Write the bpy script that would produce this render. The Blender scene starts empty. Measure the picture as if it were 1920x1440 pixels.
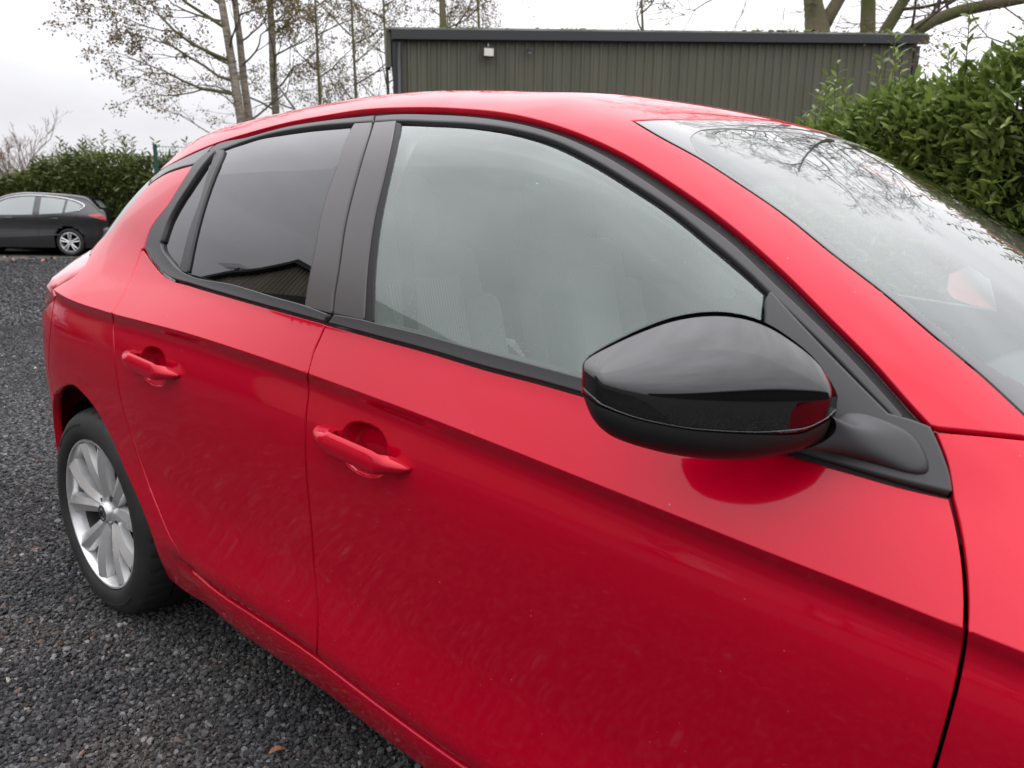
import bpy, math, random
import numpy as np
from mathutils import Vector
from mathutils.geometry import delaunay_2d_cdt
R = math.radians
rng = np.random.default_rng(11)
SC = bpy.context.scene
COL = SC.collection

# ---------------------------------------------------------------- camera
CAMP = np.array([2.2355, -1.6927, 1.1727, .69332, .21743, .01586, 1453.65])  # x y z yaw pitch roll focal(px of 1920)
def cam_axes(p):
    cx, cy, cz, yaw, pit, rol, f = p
    fw = np.array([-np.sin(yaw)*np.cos(pit), np.cos(yaw)*np.cos(pit), -np.sin(pit)])
    r = np.array([np.cos(yaw), np.sin(yaw), 0.]); u = np.cross(r, fw)
    r2 = r*np.cos(rol)+u*np.sin(rol); u2 = np.cross(r2, fw)
    return np.array([cx, cy, cz]), r2, u2, fw, f
CO, CR, CU, CF, FP = cam_axes(CAMP)
cd = bpy.data.cameras.new('camera'); cd.sensor_width = 36; cd.lens = 36*FP/1920; cd.clip_start = .05; cd.clip_end = 2000
cam = bpy.data.objects.new('camera', cd); COL.objects.link(cam)
from mathutils import Matrix
cam.matrix_world = Matrix(((CR[0], CU[0], -CF[0], CO[0]), (CR[1], CU[1], -CF[1], CO[1]), (CR[2], CU[2], -CF[2], CO[2]), (0, 0, 0, 1)))
cd.dof.use_dof = True; cd.dof.focus_distance = 1.35; cd.dof.aperture_fstop = 9.0
SC.camera = cam

# ---------------------------------------------------------------- overcast sky, soft sun, exposure
SUN_EL, SUN_AZ = R(38), R(-20)          # azimuth from +Y towards +X (negative: towards -X)
w = bpy.data.worlds.new('World'); SC.world = w; w.use_nodes = True
nt = w.node_tree; nt.nodes.clear()
def N(t, typ, **kw):
    n = t.nodes.new(typ)
    for k, v in kw.items():
        if k.startswith('i_'):
            key = k[2:]; key = int(key) if key.isdigit() else key.replace('_', ' ')
            n.inputs[key].default_value = v
        else: setattr(n, k, v)
    return n
out = N(nt, 'ShaderNodeOutputWorld'); bg = N(nt, 'ShaderNodeBackground', i_Strength=.1)
sky = N(nt, 'ShaderNodeTexSky', sky_type='NISHITA', sun_disc=False, sun_elevation=SUN_EL, sun_rotation=SUN_AZ, air_density=1.0, dust_density=3.0)
tc = N(nt, 'ShaderNodeTexCoord'); sep = N(nt, 'ShaderNodeSeparateXYZ'); nt.links.new(tc.outputs['Generated'], sep.inputs[0])
# CIE overcast: luminance (1+2 sin e)/3, broken by cloud noise
pw = N(nt, 'ShaderNodeMath', operation='POWER', use_clamp=True); pw.inputs[1].default_value = 1.25; nt.links.new(sep.outputs['Z'], pw.inputs[0])
mr = N(nt, 'ShaderNodeMapRange', i_1=0., i_2=1., i_3=7.6, i_4=33.); nt.links.new(pw.outputs[0], mr.inputs[0])
mp = N(nt, 'ShaderNodeMapping'); mp.inputs['Scale'].default_value = (1, 1, 3.2); nt.links.new(tc.outputs['Generated'], mp.inputs[0])
nz = N(nt, 'ShaderNodeTexNoise', i_Scale=2.1, i_Detail=6., i_Roughness=.55); nt.links.new(mp.outputs[0], nz.inputs['Vector'])
mr2 = N(nt, 'ShaderNodeMapRange', i_1=.3, i_2=.7, i_3=.86, i_4=1.14); nt.links.new(nz.outputs[0], mr2.inputs[0])
mul = N(nt, 'ShaderNodeMath', operation='MULTIPLY'); nt.links.new(mr.outputs[0], mul.inputs[0]); nt.links.new(mr2.outputs[0], mul.inputs[1])
# the veiled sun brightens the cloud broadly around it
sd = (math.sin(SUN_AZ)*math.cos(SUN_EL), math.cos(SUN_AZ)*math.cos(SUN_EL), math.sin(SUN_EL))
dt = N(nt, 'ShaderNodeVectorMath', operation='DOT_PRODUCT'); dt.inputs[1].default_value = sd; nt.links.new(tc.outputs['Generated'], dt.inputs[0])
mr3 = N(nt, 'ShaderNodeMapRange', i_1=.35, i_2=1., i_3=.97, i_4=1.22); nt.links.new(dt.outputs['Value'], mr3.inputs[0])
mul2 = N(nt, 'ShaderNodeMath', operation='MULTIPLY'); nt.links.new(mul.outputs[0], mul2.inputs[0]); nt.links.new(mr3.outputs[0], mul2.inputs[1])
cc = N(nt, 'ShaderNodeVectorMath', operation='SCALE'); cc.inputs[0].default_value = (.985, .98, 1.03); nt.links.new(mul2.outputs[0], cc.inputs['Scale'])
mx = N(nt, 'ShaderNodeMix', data_type='RGBA'); mx.inputs[0].default_value = .9
nt.links.new(sky.outputs[0], mx.inputs[6]); nt.links.new(cc.outputs[0], mx.inputs[7])
nt.links.new(mx.outputs[2], bg.inputs[0]); nt.links.new(bg.outputs[0], out.inputs[0])
sl = bpy.data.lights.new('sun', 'SUN'); sl.energy = .6; sl.angle = R(130); sl.color = (1, .97, .93)
so = bpy.data.objects.new('sun', sl); COL.objects.link(so)
so.rotation_euler = Vector(sd).to_track_quat('Z', 'Y').to_euler()
vs = SC.view_settings; vs.view_transform = 'Standard'; vs.look = 'None'; vs.exposure = 0.0; vs.gamma = 1; vs.use_curve_mapping = False
SC.cycles.max_bounces = 10; SC.cycles.transparent_max_bounces = 16; SC.cycles.caustics_reflective = False; SC.cycles.caustics_refractive = False
SC.cycles.use_denoising = True

# ---------------------------------------------------------------- generic helpers
def tag(o, label=None, cat=None, group=None, kind=None):
    if label: o['label'] = label
    if cat: o['category'] = cat
    if group: o['group'] = group
    if kind: o['kind'] = kind
    return o
def empty(name, loc=(0, 0, 0), rz=0):
    o = bpy.data.objects.new(name, None); COL.objects.link(o); o.location = loc; o.rotation_euler = (0, 0, rz); o.empty_display_size = .2
    return o
def mobj(name, V, Fc, mat, parent=None, smooth=True, normals=None, sharp=None):
    me = bpy.data.meshes.new(name)
    V = np.asarray(V, float)
    me.from_pydata(V.tolist(), [], [list(map(int, f)) for f in Fc] if not isinstance(Fc, np.ndarray) else Fc.tolist())
    me.update()
    if smooth: me.polygons.foreach_set('use_smooth', [True]*len(me.polygons))
    if normals is not None: me.normals_split_custom_set_from_vertices(np.asarray(normals, float).tolist())
    elif sharp is not None: me.set_sharp_from_angle(angle=R(sharp))
    for m in (mat if isinstance(mat, (list, tuple)) else [mat]): me.materials.append(m)
    o = bpy.data.objects.new(name, me); COL.objects.link(o)
    if parent is not None: o.parent = parent
    return o
class MB:
    """collects primitives into one mesh"""
    def __init__(s): s.V = []; s.F = []; s.n = 0
    def add(s, V, Fc):
        V = np.asarray(V, float); s.V.append(V); s.F += [[int(i)+s.n for i in f] for f in Fc]; s.n += len(V); return s
    def box(s, c, d, rz=0, M=None):
        c = np.array(c, float); h = np.array(d, float)/2
        P = np.array([(x, y, z) for x in (-1, 1) for y in (-1, 1) for z in (-1, 1)], float)*h
        if M is not None: P = P @ np.asarray(M, float).T
        elif rz: P = P @ np.array(((math.cos(rz), -math.sin(rz), 0), (math.sin(rz), math.cos(rz), 0), (0, 0, 1))).T
        return s.add(P+c, [(0, 1, 3, 2), (4, 6, 7, 5), (0, 4, 5, 1), (2, 3, 7, 6), (0, 2, 6, 4), (1, 5, 7, 3)])
    def tube(s, pts, r, k=8, cap=True):
        pts = np.asarray(pts, float); n = len(pts); r = np.broadcast_to(r, (n,)).astype(float)
        T = np.gradient(pts, axis=0); T /= np.linalg.norm(T, axis=1)[:, None]+1e-12
        up = np.array((0, 0, 1.)) if abs(T[0, 2]) < .9 else np.array((1., 0, 0)); V = []
        for i in range(n):
            a = np.cross(T[i], up); a /= np.linalg.norm(a)+1e-12; b = np.cross(T[i], a)
            an = np.arange(k)/k*2*math.pi
            V.append(pts[i]+r[i]*(np.cos(an)[:, None]*a+np.sin(an)[:, None]*b))
        Fc = [(i*k+j, i*k+(j+1) % k, (i+1)*k+(j+1) % k, (i+1)*k+j) for i in range(n-1) for j in range(k)]
        if cap: Fc += [tuple(range(k))[::-1], tuple((n-1)*k+j for j in range(k))]
        return s.add(np.vstack(V), Fc)
    def lathe(s, prof, k=64, axis='y', c=(0, 0, 0), closed=False):
        prof = np.asarray(prof, float); an = np.arange(k)/k*2*math.pi; n = len(prof)
        V = np.zeros((n, k, 3)); V[:, :, 1] = prof[:, 1][:, None]
        V[:, :, 0] = prof[:, 0][:, None]*np.cos(an); V[:, :, 2] = prof[:, 0][:, None]*np.sin(an)
        m = n if closed else n-1
        Fc = [(i*k+j, i*k+(j+1) % k, ((i+1) % n)*k+(j+1) % k, ((i+1) % n)*k+j) for i in range(m) for j in range(k)]
        return s.add(V.reshape(-1, 3)+np.array(c), Fc)
    def build(s, name, mat, parent=None, smooth=False, sharp=None):
        return mobj(name, np.vstack(s.V), s.F, mat, parent, smooth, None, sharp)
def bevel(o, wd=.004, seg=2):
    m = o.modifiers.new('bevel', 'BEVEL'); m.width = wd; m.segments = seg; m.limit_method = 'ANGLE'; m.angle_limit = R(40); return o
def subsurf(o, l=2):
    m = o.modifiers.new('sub', 'SUBSURF'); m.levels = l; m.render_levels = l; return o
def copy_tree(o, parent=None):
    c = o.copy(); COL.objects.link(c); c.parent = parent
    for ch in o.children: copy_tree(ch, c)
    return c

# ---------------------------------------------------------------- materials
MATS = {}
def mat(name, col=(.5, .5, .5), rough=.5, metal=0., coat=0., coat_rough=.03, spec=.5, **kw):
    m = bpy.data.materials.new(name); m.use_nodes = True; b = m.node_tree.nodes['Principled BSDF']
    b.inputs['Base Color'].default_value = (*col, 1); b.inputs['Roughness'].default_value = rough; b.inputs['Metallic'].default_value = metal
    b.inputs['Coat Weight'].default_value = coat; b.inputs['Coat Roughness'].default_value = coat_rough; b.inputs['Specular IOR Level'].default_value = spec
    for k, v in kw.items(): b.inputs[k.replace('_', ' ')].default_value = v
    MATS[name] = m; return m
def vary(m, a, b, scale=5., detail=4., lo=.35, hi=.65, coord='Object', stretch=None, socket='Base Color', dist=0.):
    t = m.node_tree; bs = t.nodes['Principled BSDF']
    c = N(t, 'ShaderNodeTexCoord'); n = N(t, 'ShaderNodeTexNoise', i_Scale=scale, i_Detail=detail, i_Distortion=dist)
    src = c.outputs[coord]
    if stretch:
        mp = N(t, 'ShaderNodeMapping'); mp.inputs['Scale'].default_value = stretch; t.links.new(src, mp.inputs[0]); src = mp.outputs[0]
    t.links.new(src, n.inputs['Vector'])
    r = N(t, 'ShaderNodeMapRange', i_1=lo, i_2=hi); t.links.new(n.outputs[0], r.inputs[0])
    if socket == 'Base Color':
        x = N(t, 'ShaderNodeMix', data_type='RGBA'); x.inputs[6].default_value = (*a, 1); x.inputs[7].default_value = (*b, 1)
        t.links.new(r.outputs[0], x.inputs[0]); t.links.new(x.outputs[2], bs.inputs[socket]); return x
    r.inputs[3].default_value = a; r.inputs[4].default_value = b; t.links.new(r.outputs[0], bs.inputs[socket])
def bump(m, scale=200., strength=.2, dist=.001, detail=3., coord='Object', stretch=None, tex='ShaderNodeTexNoise'):
    t = m.node_tree; bs = t.nodes['Principled BSDF']; c = N(t, 'ShaderNodeTexCoord'); n = N(t, tex); n.inputs['Scale'].default_value = scale
    if 'Detail' in n.inputs: n.inputs['Detail'].default_value = detail
    src = c.outputs[coord]
    if stretch:
        mp = N(t, 'ShaderNodeMapping'); mp.inputs['Scale'].default_value = stretch; t.links.new(src, mp.inputs[0]); src = mp.outputs[0]
    t.links.new(src, n.inputs['Vector']); b = N(t, 'ShaderNodeBump', i_Strength=strength, i_Distance=dist)
    t.links.new(n.outputs[0], b.inputs['Height']); t.links.new(b.outputs[0], bs.inputs['Normal'])
PAINT = mat('red_paint', (.52, .0003, .018), .34, .25, .80, .05, .0, Coat_IOR=1.5)
vary(PAINT, (.51, .0003, .0185), (.56, .0004, .0205), 900., 1.)
def specks(m):
    # dried spray: tiny pale specks, thicker low down on the panels
    t = m.node_tree; bs = t.nodes['Principled BSDF']; src = bs.inputs['Base Color'].links[0].from_socket
    c = N(t, 'ShaderNodeTexCoord'); v = N(t, 'ShaderNodeTexVoronoi', i_Scale=95.); t.links.new(c.outputs['Object'], v.inputs['Vector'])
    lt = N(t, 'ShaderNodeMath', operation='LESS_THAN'); lt.inputs[1].default_value = .10; t.links.new(v.outputs['Distance'], lt.inputs[0])
    sc = N(t, 'ShaderNodeSeparateColor'); t.links.new(v.outputs['Color'], sc.inputs[0]); sx = N(t, 'ShaderNodeSeparateXYZ'); t.links.new(c.outputs['Object'], sx.inputs[0])
    th = N(t, 'ShaderNodeMapRange', i_1=.2, i_2=.8, i_3=.80, i_4=.985); t.links.new(sx.outputs['Z'], th.inputs[0]); gt = N(t, 'ShaderNodeMath', operation='GREATER_THAN'); t.links.new(sc.outputs[0], gt.inputs[0]); t.links.new(th.outputs[0], gt.inputs[1])
    mu = N(t, 'ShaderNodeMath', operation='MULTIPLY'); t.links.new(lt.outputs[0], mu.inputs[0]); t.links.new(gt.outputs[0], mu.inputs[1]); m2 = N(t, 'ShaderNodeMath', operation='MULTIPLY'); t.links.new(mu.outputs[0], m2.inputs[0]); t.links.new(sc.outputs[1], m2.inputs[1])
    x = N(t, 'ShaderNodeMix', data_type='RGBA'); x.inputs[7].default_value = (.55, .22, .20, 1); t.links.new(m2.outputs[0], x.inputs[0]); t.links.new(src, x.inputs[6]); t.links.new(x.outputs[2], bs.inputs['Base Color'])
specks(PAINT)
TRIM = mat('satin_black_trim', (.032, .030, .030), .42); bump(TRIM, 900, .08, .0005)
PILLAR = mat('pillar_film', (.075, .068, .066), .30)
RUBBER = mat('black_rubber', (.006, .006, .006), .6)
GLOSSB = mat('gloss_black', (.004, .0038, .004), .2, 0., 1., .008, .0, Coat_IOR=1.8)
MATTEB = mat('grained_black_plastic', (.035, .035, .036), .48); bump(MATTEB, 1500, .15, .0004)
DARK = mat('underbody_black', (.004, .004, .004), .9, spec=.1)
TYRE = mat('tyre_rubber', (.017, .0165, .016), .62); bump(TYRE, 120, .25, .001); vary(TYRE, (.013, .013, .0125), (.024, .023, .021), 9.)
ALLOY = mat('alloy_silver', (.74, .74, .73), .32, .7, .3, .1); vary(ALLOY, .26, .42, 14., socket='Roughness')
CHROME = mat('chrome', (.75, .75, .74), .12, 1.)
STEEL = mat('brake_steel', (.10, .095, .09), .5, .8)
LEDM = mat('led_white', (.8, .75, .75), .2, 0, 1.)
SEATF = mat('seat_fabric', (.46, .46, .46), .95); vary(SEATF, (.43, .43, .432), (.50, .50, .502), 300.)
SEATL = mat('seat_insert_fabric', (.22, .22, .22), .95)
HEADL = mat('headliner', (.78, .78, .76), .95)
PLAST = mat('interior_plastic', (.20, .201, .202), .6); bump(PLAST, 800, .2, .0005)
CARPET = mat('carpet', (.03, .03, .03), 1.)
def ribs(m, scale):
    t = m.node_tree; bs = t.nodes['Principled BSDF']; c = N(t, 'ShaderNodeTexCoord'); wv = N(t, 'ShaderNodeTexWave', i_Scale=scale); wv.bands_direction = 'Y'
    t.links.new(c.outputs['Object'], wv.inputs['Vector']); r = N(t, 'ShaderNodeMix', data_type='RGBA')
    r.inputs[6].default_value = (.66, .66, .66, 1); r.inputs[7].default_value = (.82, .82, .81, 1); t.links.new(wv.outputs[0], r.inputs[0]); t.links.new(r.outputs[2], bs.inputs['Base Color'])
ribs(SEATL, 34.)
def glass(name, tint, refl=1.9, ior=1.52, haze_lift=0., haze_col=(.5, .5, .5)):
    m = bpy.data.materials.new(name); m.use_nodes = True; t = m.node_tree; t.nodes.clear()
    o = N(t, 'ShaderNodeOutputMaterial'); tr = N(t, 'ShaderNodeBsdfTransparent'); tr.inputs[0].default_value = (*tint, 1)
    g = N(t, 'ShaderNodeBsdfGlossy', i_Roughness=.0); fr = N(t, 'ShaderNodeFresnel', i_IOR=ior)
    mu = N(t, 'ShaderNodeMath', operation='MULTIPLY', use_clamp=True); mu.inputs[1].default_value = refl
    mx = N(t, 'ShaderNodeMixShader'); t.links.new(fr.outputs[0], mu.inputs[0]); t.links.new(mu.outputs[0], mx.inputs[0])
    base = tr.outputs[0]
    if haze_lift:  # window mist plus added pale haze that brightens the pane
        df = N(t, 'ShaderNodeBsdfDiffuse'); df.inputs[0].default_value = (*haze_col, 1); md = N(t, 'ShaderNodeMixShader')
        c = N(t, 'ShaderNodeTexCoord'); n = N(t, 'ShaderNodeTexNoise', i_Scale=7., i_Detail=5.); t.links.new(c.outputs['Object'], n.inputs['Vector'])
        r = N(t, 'ShaderNodeMapRange', i_1=.3, i_2=.7, i_3=haze_lift*.88, i_4=haze_lift*1.1); t.links.new(n.outputs[0], r.inputs[0])
        t.links.new(r.outputs[0], md.inputs[0]); t.links.new(tr.outputs[0], md.inputs[1]); t.links.new(df.outputs[0], md.inputs[2]); base = md.outputs[0]
    t.links.new(base, mx.inputs[1]); t.links.new(g.outputs[0], mx.inputs[2]); t.links.new(mx.outputs[0], o.inputs[0]); return m
GLASS = glass('clear_green_glass', (.90, .965, .93), 1.75, 1.52, .20, (.62, .75, .67))
PRIV = glass('privacy_glass', (.045, .045, .05), 1.6, 1.55)
WSGLASS = glass('windscreen_glass', (.84, .95, .89), 1.45, 1.52, .15, (.55, .66, .6))
FRIT = mat('glass_frit_black', (.012, .011, .012), .3, 0, 1., .01)
LAMP = mat('tail_lamp_red', (.50, .03, .045), .15, 0, 1., .01, Coat_IOR=1.7)

# ---------------------------------------------------------------- red car: body surface (intersection of rounded side, top, rear and front shells)
def px_dir(px):
    px=np.atleast_2d(np.asarray(px,float))
    d=CF[None]+CR[None]*((px[:,:1]-960)/FP)-CU[None]*((px[:,1:]-720)/FP)
    return d
def project(P):
    d=np.atleast_2d(P)-CO; z=d@CF
    return np.stack([960+FP*(d@CR)/z,720-FP*(d@CU)/z],1)
class Sp:   # natural-ish smooth interpolation: monotone-free Catmull (Hermite) on knots
    def __init__(s,pts):
        a=np.array(pts,float);s.x=a[:,0];s.y=a[:,1]
        d=np.diff(s.y)/np.diff(s.x);h=np.diff(s.x)
        m=np.empty_like(s.y);m[0]=d[0];m[-1]=d[-1]
        m[1:-1]=(d[:-1]*h[1:]+d[1:]*h[:-1])/(h[1:]+h[:-1])
        s.m=m
    def __call__(s,x):
        x=np.asarray(x,float);xc=np.clip(x,s.x[0],s.x[-1])
        i=np.clip(np.searchsorted(s.x,xc)-1,0,len(s.x)-2)
        h=s.x[i+1]-s.x[i];t=(xc-s.x[i])/h
        y=(2*t**3-3*t**2+1)*s.y[i]+(t**3-2*t**2+t)*h*s.m[i]+(-2*t**3+3*t**2)*s.y[i+1]+(t**3-t**2)*h*s.m[i+1]
        return y+np.where(x<s.x[0],(x-s.x[0])*s.m[0],0)+np.where(x>s.x[-1],(x-s.x[-1])*s.m[-1],0)
def smax(a,b,k):
    h=np.maximum(k-np.abs(a-b),0)/k
    return np.maximum(a,b)+h*h*k*.25
ZCR=Sp([(-.6,.957),(-.3,.955),(-.0167,.9445),(.1137,.932),(.2388,.9255),(.3182,.922),(.4734,.918),(.6679,.912),(.848,.902),(1.0573,.8875),(1.208,.8755),(1.3406,.8645),(1.5373,.8455),(1.6908,.829),(1.8253,.8145),(1.9401,.802),(2.0393,.7918),(2.1337,.781),(2.188,.7745),(2.5,.735),(2.9,.70),(3.3,.67)])
ZBL=Sp([(-.7,1.06),(-.2,1.06),(.1,1.05),(.4278,1.0148),(.5661,1.0025),(.7694,.9895),(.9956,.9765),(1.0781,.9705),(1.2292,.9614),(1.3583,.9525),(1.4714,.9435),(1.5717,.9355),(2.0,.90),(2.6,.85),(3.3,.80)])
ZDB=Sp([(-.7,.335),(.45,.335),(.5344,.318),(.6,.3035),(.6743,.2955),(.7821,.2912),(1.022,.2786),(1.2036,.259),(1.3404,.247),(1.5,.238),(2.2,.23),(3.3,.23)])
WCR=Sp([(-.7,.845),(-.3,.872),(0,.884),(.3,.886),(.7,.883),(1.05,.881),(1.6,.880),(2.1,.876),(2.5,.868),(2.9,.84),(3.3,.76)])
G=Sp([(-.7,.70),(-.3,.745),(0,.772),(.33,.797),(.7,.82),(1.05,.834),(1.5,.821),(1.8,.807),(2.1,.783),(2.4,.74),(2.8,.66)])
ZC=Sp([(-.75,1.25),(-.45,1.352),(-.3,1.382),(0,1.407),(.3,1.436),(.6,1.453),(.85,1.457),(1.1,1.444),(1.3,1.419),(1.45,1.398),(1.65,1.346),(1.9,1.219),(2.1,1.105),(2.3,.985),(2.45,.94),(2.6,.912),(2.9,.86),(3.2,.78),(3.35,.70)])
XS=Sp([(.15,-.60),(.35,-.68),(.6,-.72),(.8,-.705),(.92,-.66),(1.0,-.58),(1.1,-.51),(1.2,-.44),(1.3,-.37),(1.42,-.29)])
AX=Sp([(.15,.56),(.8,.58),(.92,.60),(1.026,.76),(1.16,.99),(1.242,1.31),(1.29,1.58),(1.4,1.8)])
BEL=Sp([(-1.3,-.09),(-1.0,-.046),(-.972,-.027),(-.94,-.0115),(-.90,-.0052),(-.84,-.006),(-.76,-.0105),(-.66,-.0138),(-.55,-.011),(-.4,-.0045),(-.27,0.0005),(-.19,.0010),(-.14,-.0010),(-.10,-.0050),(-.07,-.0088),(-.05,-.0098),(-.035,-.0085),(-.015,-.0035),(0,0.0)])
SIL=Sp([(-.3,-.26),(-.2,-.16),(-.13,-.086),(-.10,-.064),(-.06,-.046),(-.02,-.033),(-.006,-.031),(0,-.031)])
def sramp(t,k):   # smooth max(t,0)
    return np.where(t<-k,0,np.where(t>k,t,(t+k)**2/(4*k)))
def gfun(x,z):
    return G(x)-.30*(z-.98)-.58*np.maximum(z-.98,0)**2
def ws(x,z):
    zc=ZCR(x);wc=WCR(x);zd=ZDB(x);zb=ZBL(x)
    dz=z-zc
    bb=BEL(np.minimum(dz,0)/(zc-zd));bb=np.where(bb<-.031,-.031+(bb+.031)*np.clip((x-.5)/.15,0,1),bb)
    lo=np.where(z<zd,wc+SIL(z-zd),wc+bb)
    kk=np.clip((x-.42)/.16,0,1);kk=kk*kk*(3-2*kk);alt=wc-.0055-.42*sramp(.345-z,.05);kz=(1-kk)*np.clip((.50-z)/.12,0,1);lo=alt*kz+lo*(1-kz)
    wb=gfun(x,zb);sl=(wc-wb)/(zb-zc)
    k=.02+.05*np.clip((.5-x)/.4,0,1)
    sg=.30+1.16*np.maximum(zb-.98,0)
    up=wc-sl*np.maximum(dz,0)+(sl-sg)*sramp(z-zb,k)-.58*(np.maximum(z-.98,0)**2-np.maximum(zb-.98,0)**2-2*np.maximum(zb-.98,0)*(z-zb))*(z>zb)
    return np.where(dz<0,lo,up)
def ztop(x,w):
    bow=.20
    s=np.clip((x-1.15)/.25,0,1)
    xx=x+bow*w*w*s*np.clip((2.6-x)/.4,0,1)
    cr=.13*(1-s*.55)
    return ZC(xx)-cr*w*w-.35*np.maximum(w-.3,0)**3
KT=.105
def F(x,w,z):
    w=np.abs(w)
    a=(w-ws(x,z))*.9
    s=(ZC(x+.01)-ZC(x-.01))/.02
    b=(z-ztop(x,w))/np.sqrt(1+s*s)
    c=(XS(z)+AX(z)*w**3-x)/np.sqrt(1.2+(3*AX(z)*w*w)**2)
    d=(x-3.33+.35*w*w)*.8
    kt=KT*np.clip(1,0,1)
    r=smax(a,b,KT)
    r=smax(r,c,.16)
    return smax(r,d,.15)
def raycast(px,off=0.):
    D=px_dir(px);n=len(D)
    t=np.full(n,.3);hit=np.zeros(n,bool)
    for _ in range(160):
        P=CO+D*t[:,None]
        f=F(P[:,0],P[:,1],P[:,2])-off
        step=np.clip(f*.45,0.0005,.05)
        hit|=f<0
        t=np.where(hit,t,t+step)
    lo=t-.06;hi=t.copy()
    for _ in range(40):
        m=(lo+hi)/2;P=CO+D*m[:,None];f=F(P[:,0],P[:,1],P[:,2])-off
        lo=np.where(f>0,m,lo);hi=np.where(f>0,hi,m)
    return CO+D*hi[:,None],hit
def clearance(px):
    D=px_dir(px);best=np.full(len(D),9.);bt=np.zeros(len(D))
    for t in np.linspace(.5,4,900):
        P=CO+D*t;f=F(P[:,0],P[:,1],P[:,2]);
        m=f<best;best=np.where(m,f,best);bt=np.where(m,t,bt)
    return best,CO+D*bt[:,None]
def solve_w(x,z,lo=.0,hi=1.2):
    x=np.asarray(x,float);z=np.asarray(z,float)
    a=np.full(x.shape,lo);b=np.full(x.shape,hi)
    for _ in range(45):
        m=(a+b)/2;f=F(x,m,z);a=np.where(f<0,m,a);b=np.where(f<0,b,m)
    return (a+b)/2
def solve_z(x,w,lo=.5,hi=1.7):
    x=np.asarray(x,float);w=np.asarray(w,float)
    a=np.full(x.shape,lo);b=np.full(x.shape,hi)
    for _ in range(45):
        m=(a+b)/2;f=F(x,w,m);a=np.where(f<0,m,a);b=np.where(f<0,b,m)
    return (a+b)/2

def solve_x(w,z):
    w=np.asarray(w,float);z=np.asarray(z,float)
    a=np.full(w.shape,-1.0);b=np.full(w.shape,.3)
    for _ in range(45):
        m=(a+b)/2;f=F(m,w,z);a=np.where(f<0,a,m);b=np.where(f<0,m,b)
    return (a+b)/2
def normal_at(P):
    e = 2e-4; g = np.zeros_like(P)
    for i in range(3):
        a = P.copy(); b = P.copy(); a[:, i] += e; b[:, i] -= e
        g[:, i] = F(a[:, 0], a[:, 1], a[:, 2])-F(b[:, 0], b[:, 1], b[:, 2])
    return g/(np.linalg.norm(g, axis=1)[:, None]+1e-12)
def gnd(px, z=0.):
    D = px_dir(px); t = (z-CO[2])/D[:, 2]; return CO+D*t[:, None]
def at(px, depth): return CO+px_dir([px])[0]*depth
def curve(pts, step):
    """smooth curve through points, resampled"""
    p = np.asarray(pts, float)
    if len(p) == 2:
        n = max(2, int(np.linalg.norm(p[1]-p[0])/step)+1); t = np.linspace(0, 1, n)[:, None]; return p[0]*(1-t)+p[1]*t
    s = np.r_[0, np.cumsum(np.linalg.norm(np.diff(p, axis=0), axis=1))]
    fs = [Sp(np.c_[s, p[:, i]]) for i in range(p.shape[1])]
    n = max(3, int(s[-1]/step)+1); t = np.linspace(0, s[-1], n); return np.stack([f(t) for f in fs], 1)
def pxc(pts, plane='side', step=6., off=0.):
    """pixel curve -> surface param curve"""
    P, h = raycast(curve(pts, step), off)
    return np.c_[P[:, 0], P[:, 2]] if plane == 'side' else np.c_[P[:, 0], -P[:, 1]]
def loop(*cs):
    out = []
    for c in cs:
        for p in np.asarray(c, float):
            if not out or np.hypot(*(p-out[-1])) > 1e-3: out.append(p)
    if np.hypot(*(out[0]-out[-1])) < 1e-3: out.pop()
    return np.array(out)
def area2(p): x, y = p[:, 0], p[:, 1]; return np.sum(x*np.roll(y, -1)-np.roll(x, -1)*y)
def densify(p, step):
    o = []
    for i in range(len(p)):
        a = p[i]; b = p[(i+1) % len(p)]; n = max(1, int(np.ceil(np.hypot(*(b-a))/step)))
        for k in range(n): o.append(a+(b-a)*k/n)
    return np.array(o)
def inset(p, d):
    if area2(p) < 0: p = p[::-1]
    a = np.roll(p, 1, 0); b = np.roll(p, -1, 0)
    e1 = p-a; e2 = b-p; e1 = e1/(np.hypot(*e1.T)[:, None]+1e-12); e2 = e2/(np.hypot(*e2.T)[:, None]+1e-12)
    n1 = np.c_[-e1[:, 1], e1[:, 0]]; n2 = np.c_[-e2[:, 1], e2[:, 0]]; m = n1+n2
    m = m/(np.maximum((m*m).sum(1), .35)[:, None]/2)
    return p+m*d
def inside(pts, poly):
    x, y = pts[:, 0], pts[:, 1]; r = np.zeros(len(pts), bool)
    for i in range(len(poly)):
        x1, y1 = poly[i]; x2, y2 = poly[(i+1) % len(poly)]
        c = ((y1 > y) != (y2 > y)); xi = x1+(y-y1)/((y2-y1) if y2 != y1 else 1e-12)*(x2-x1); r ^= c & (x < xi)
    return r
def bdist(pts, poly):
    o = np.empty(len(pts))
    for i in range(0, len(pts), 2000): o[i:i+2000] = np.sqrt(((pts[i:i+2000, None]-poly[None])**2).sum(2)).min(1)
    return o
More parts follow.
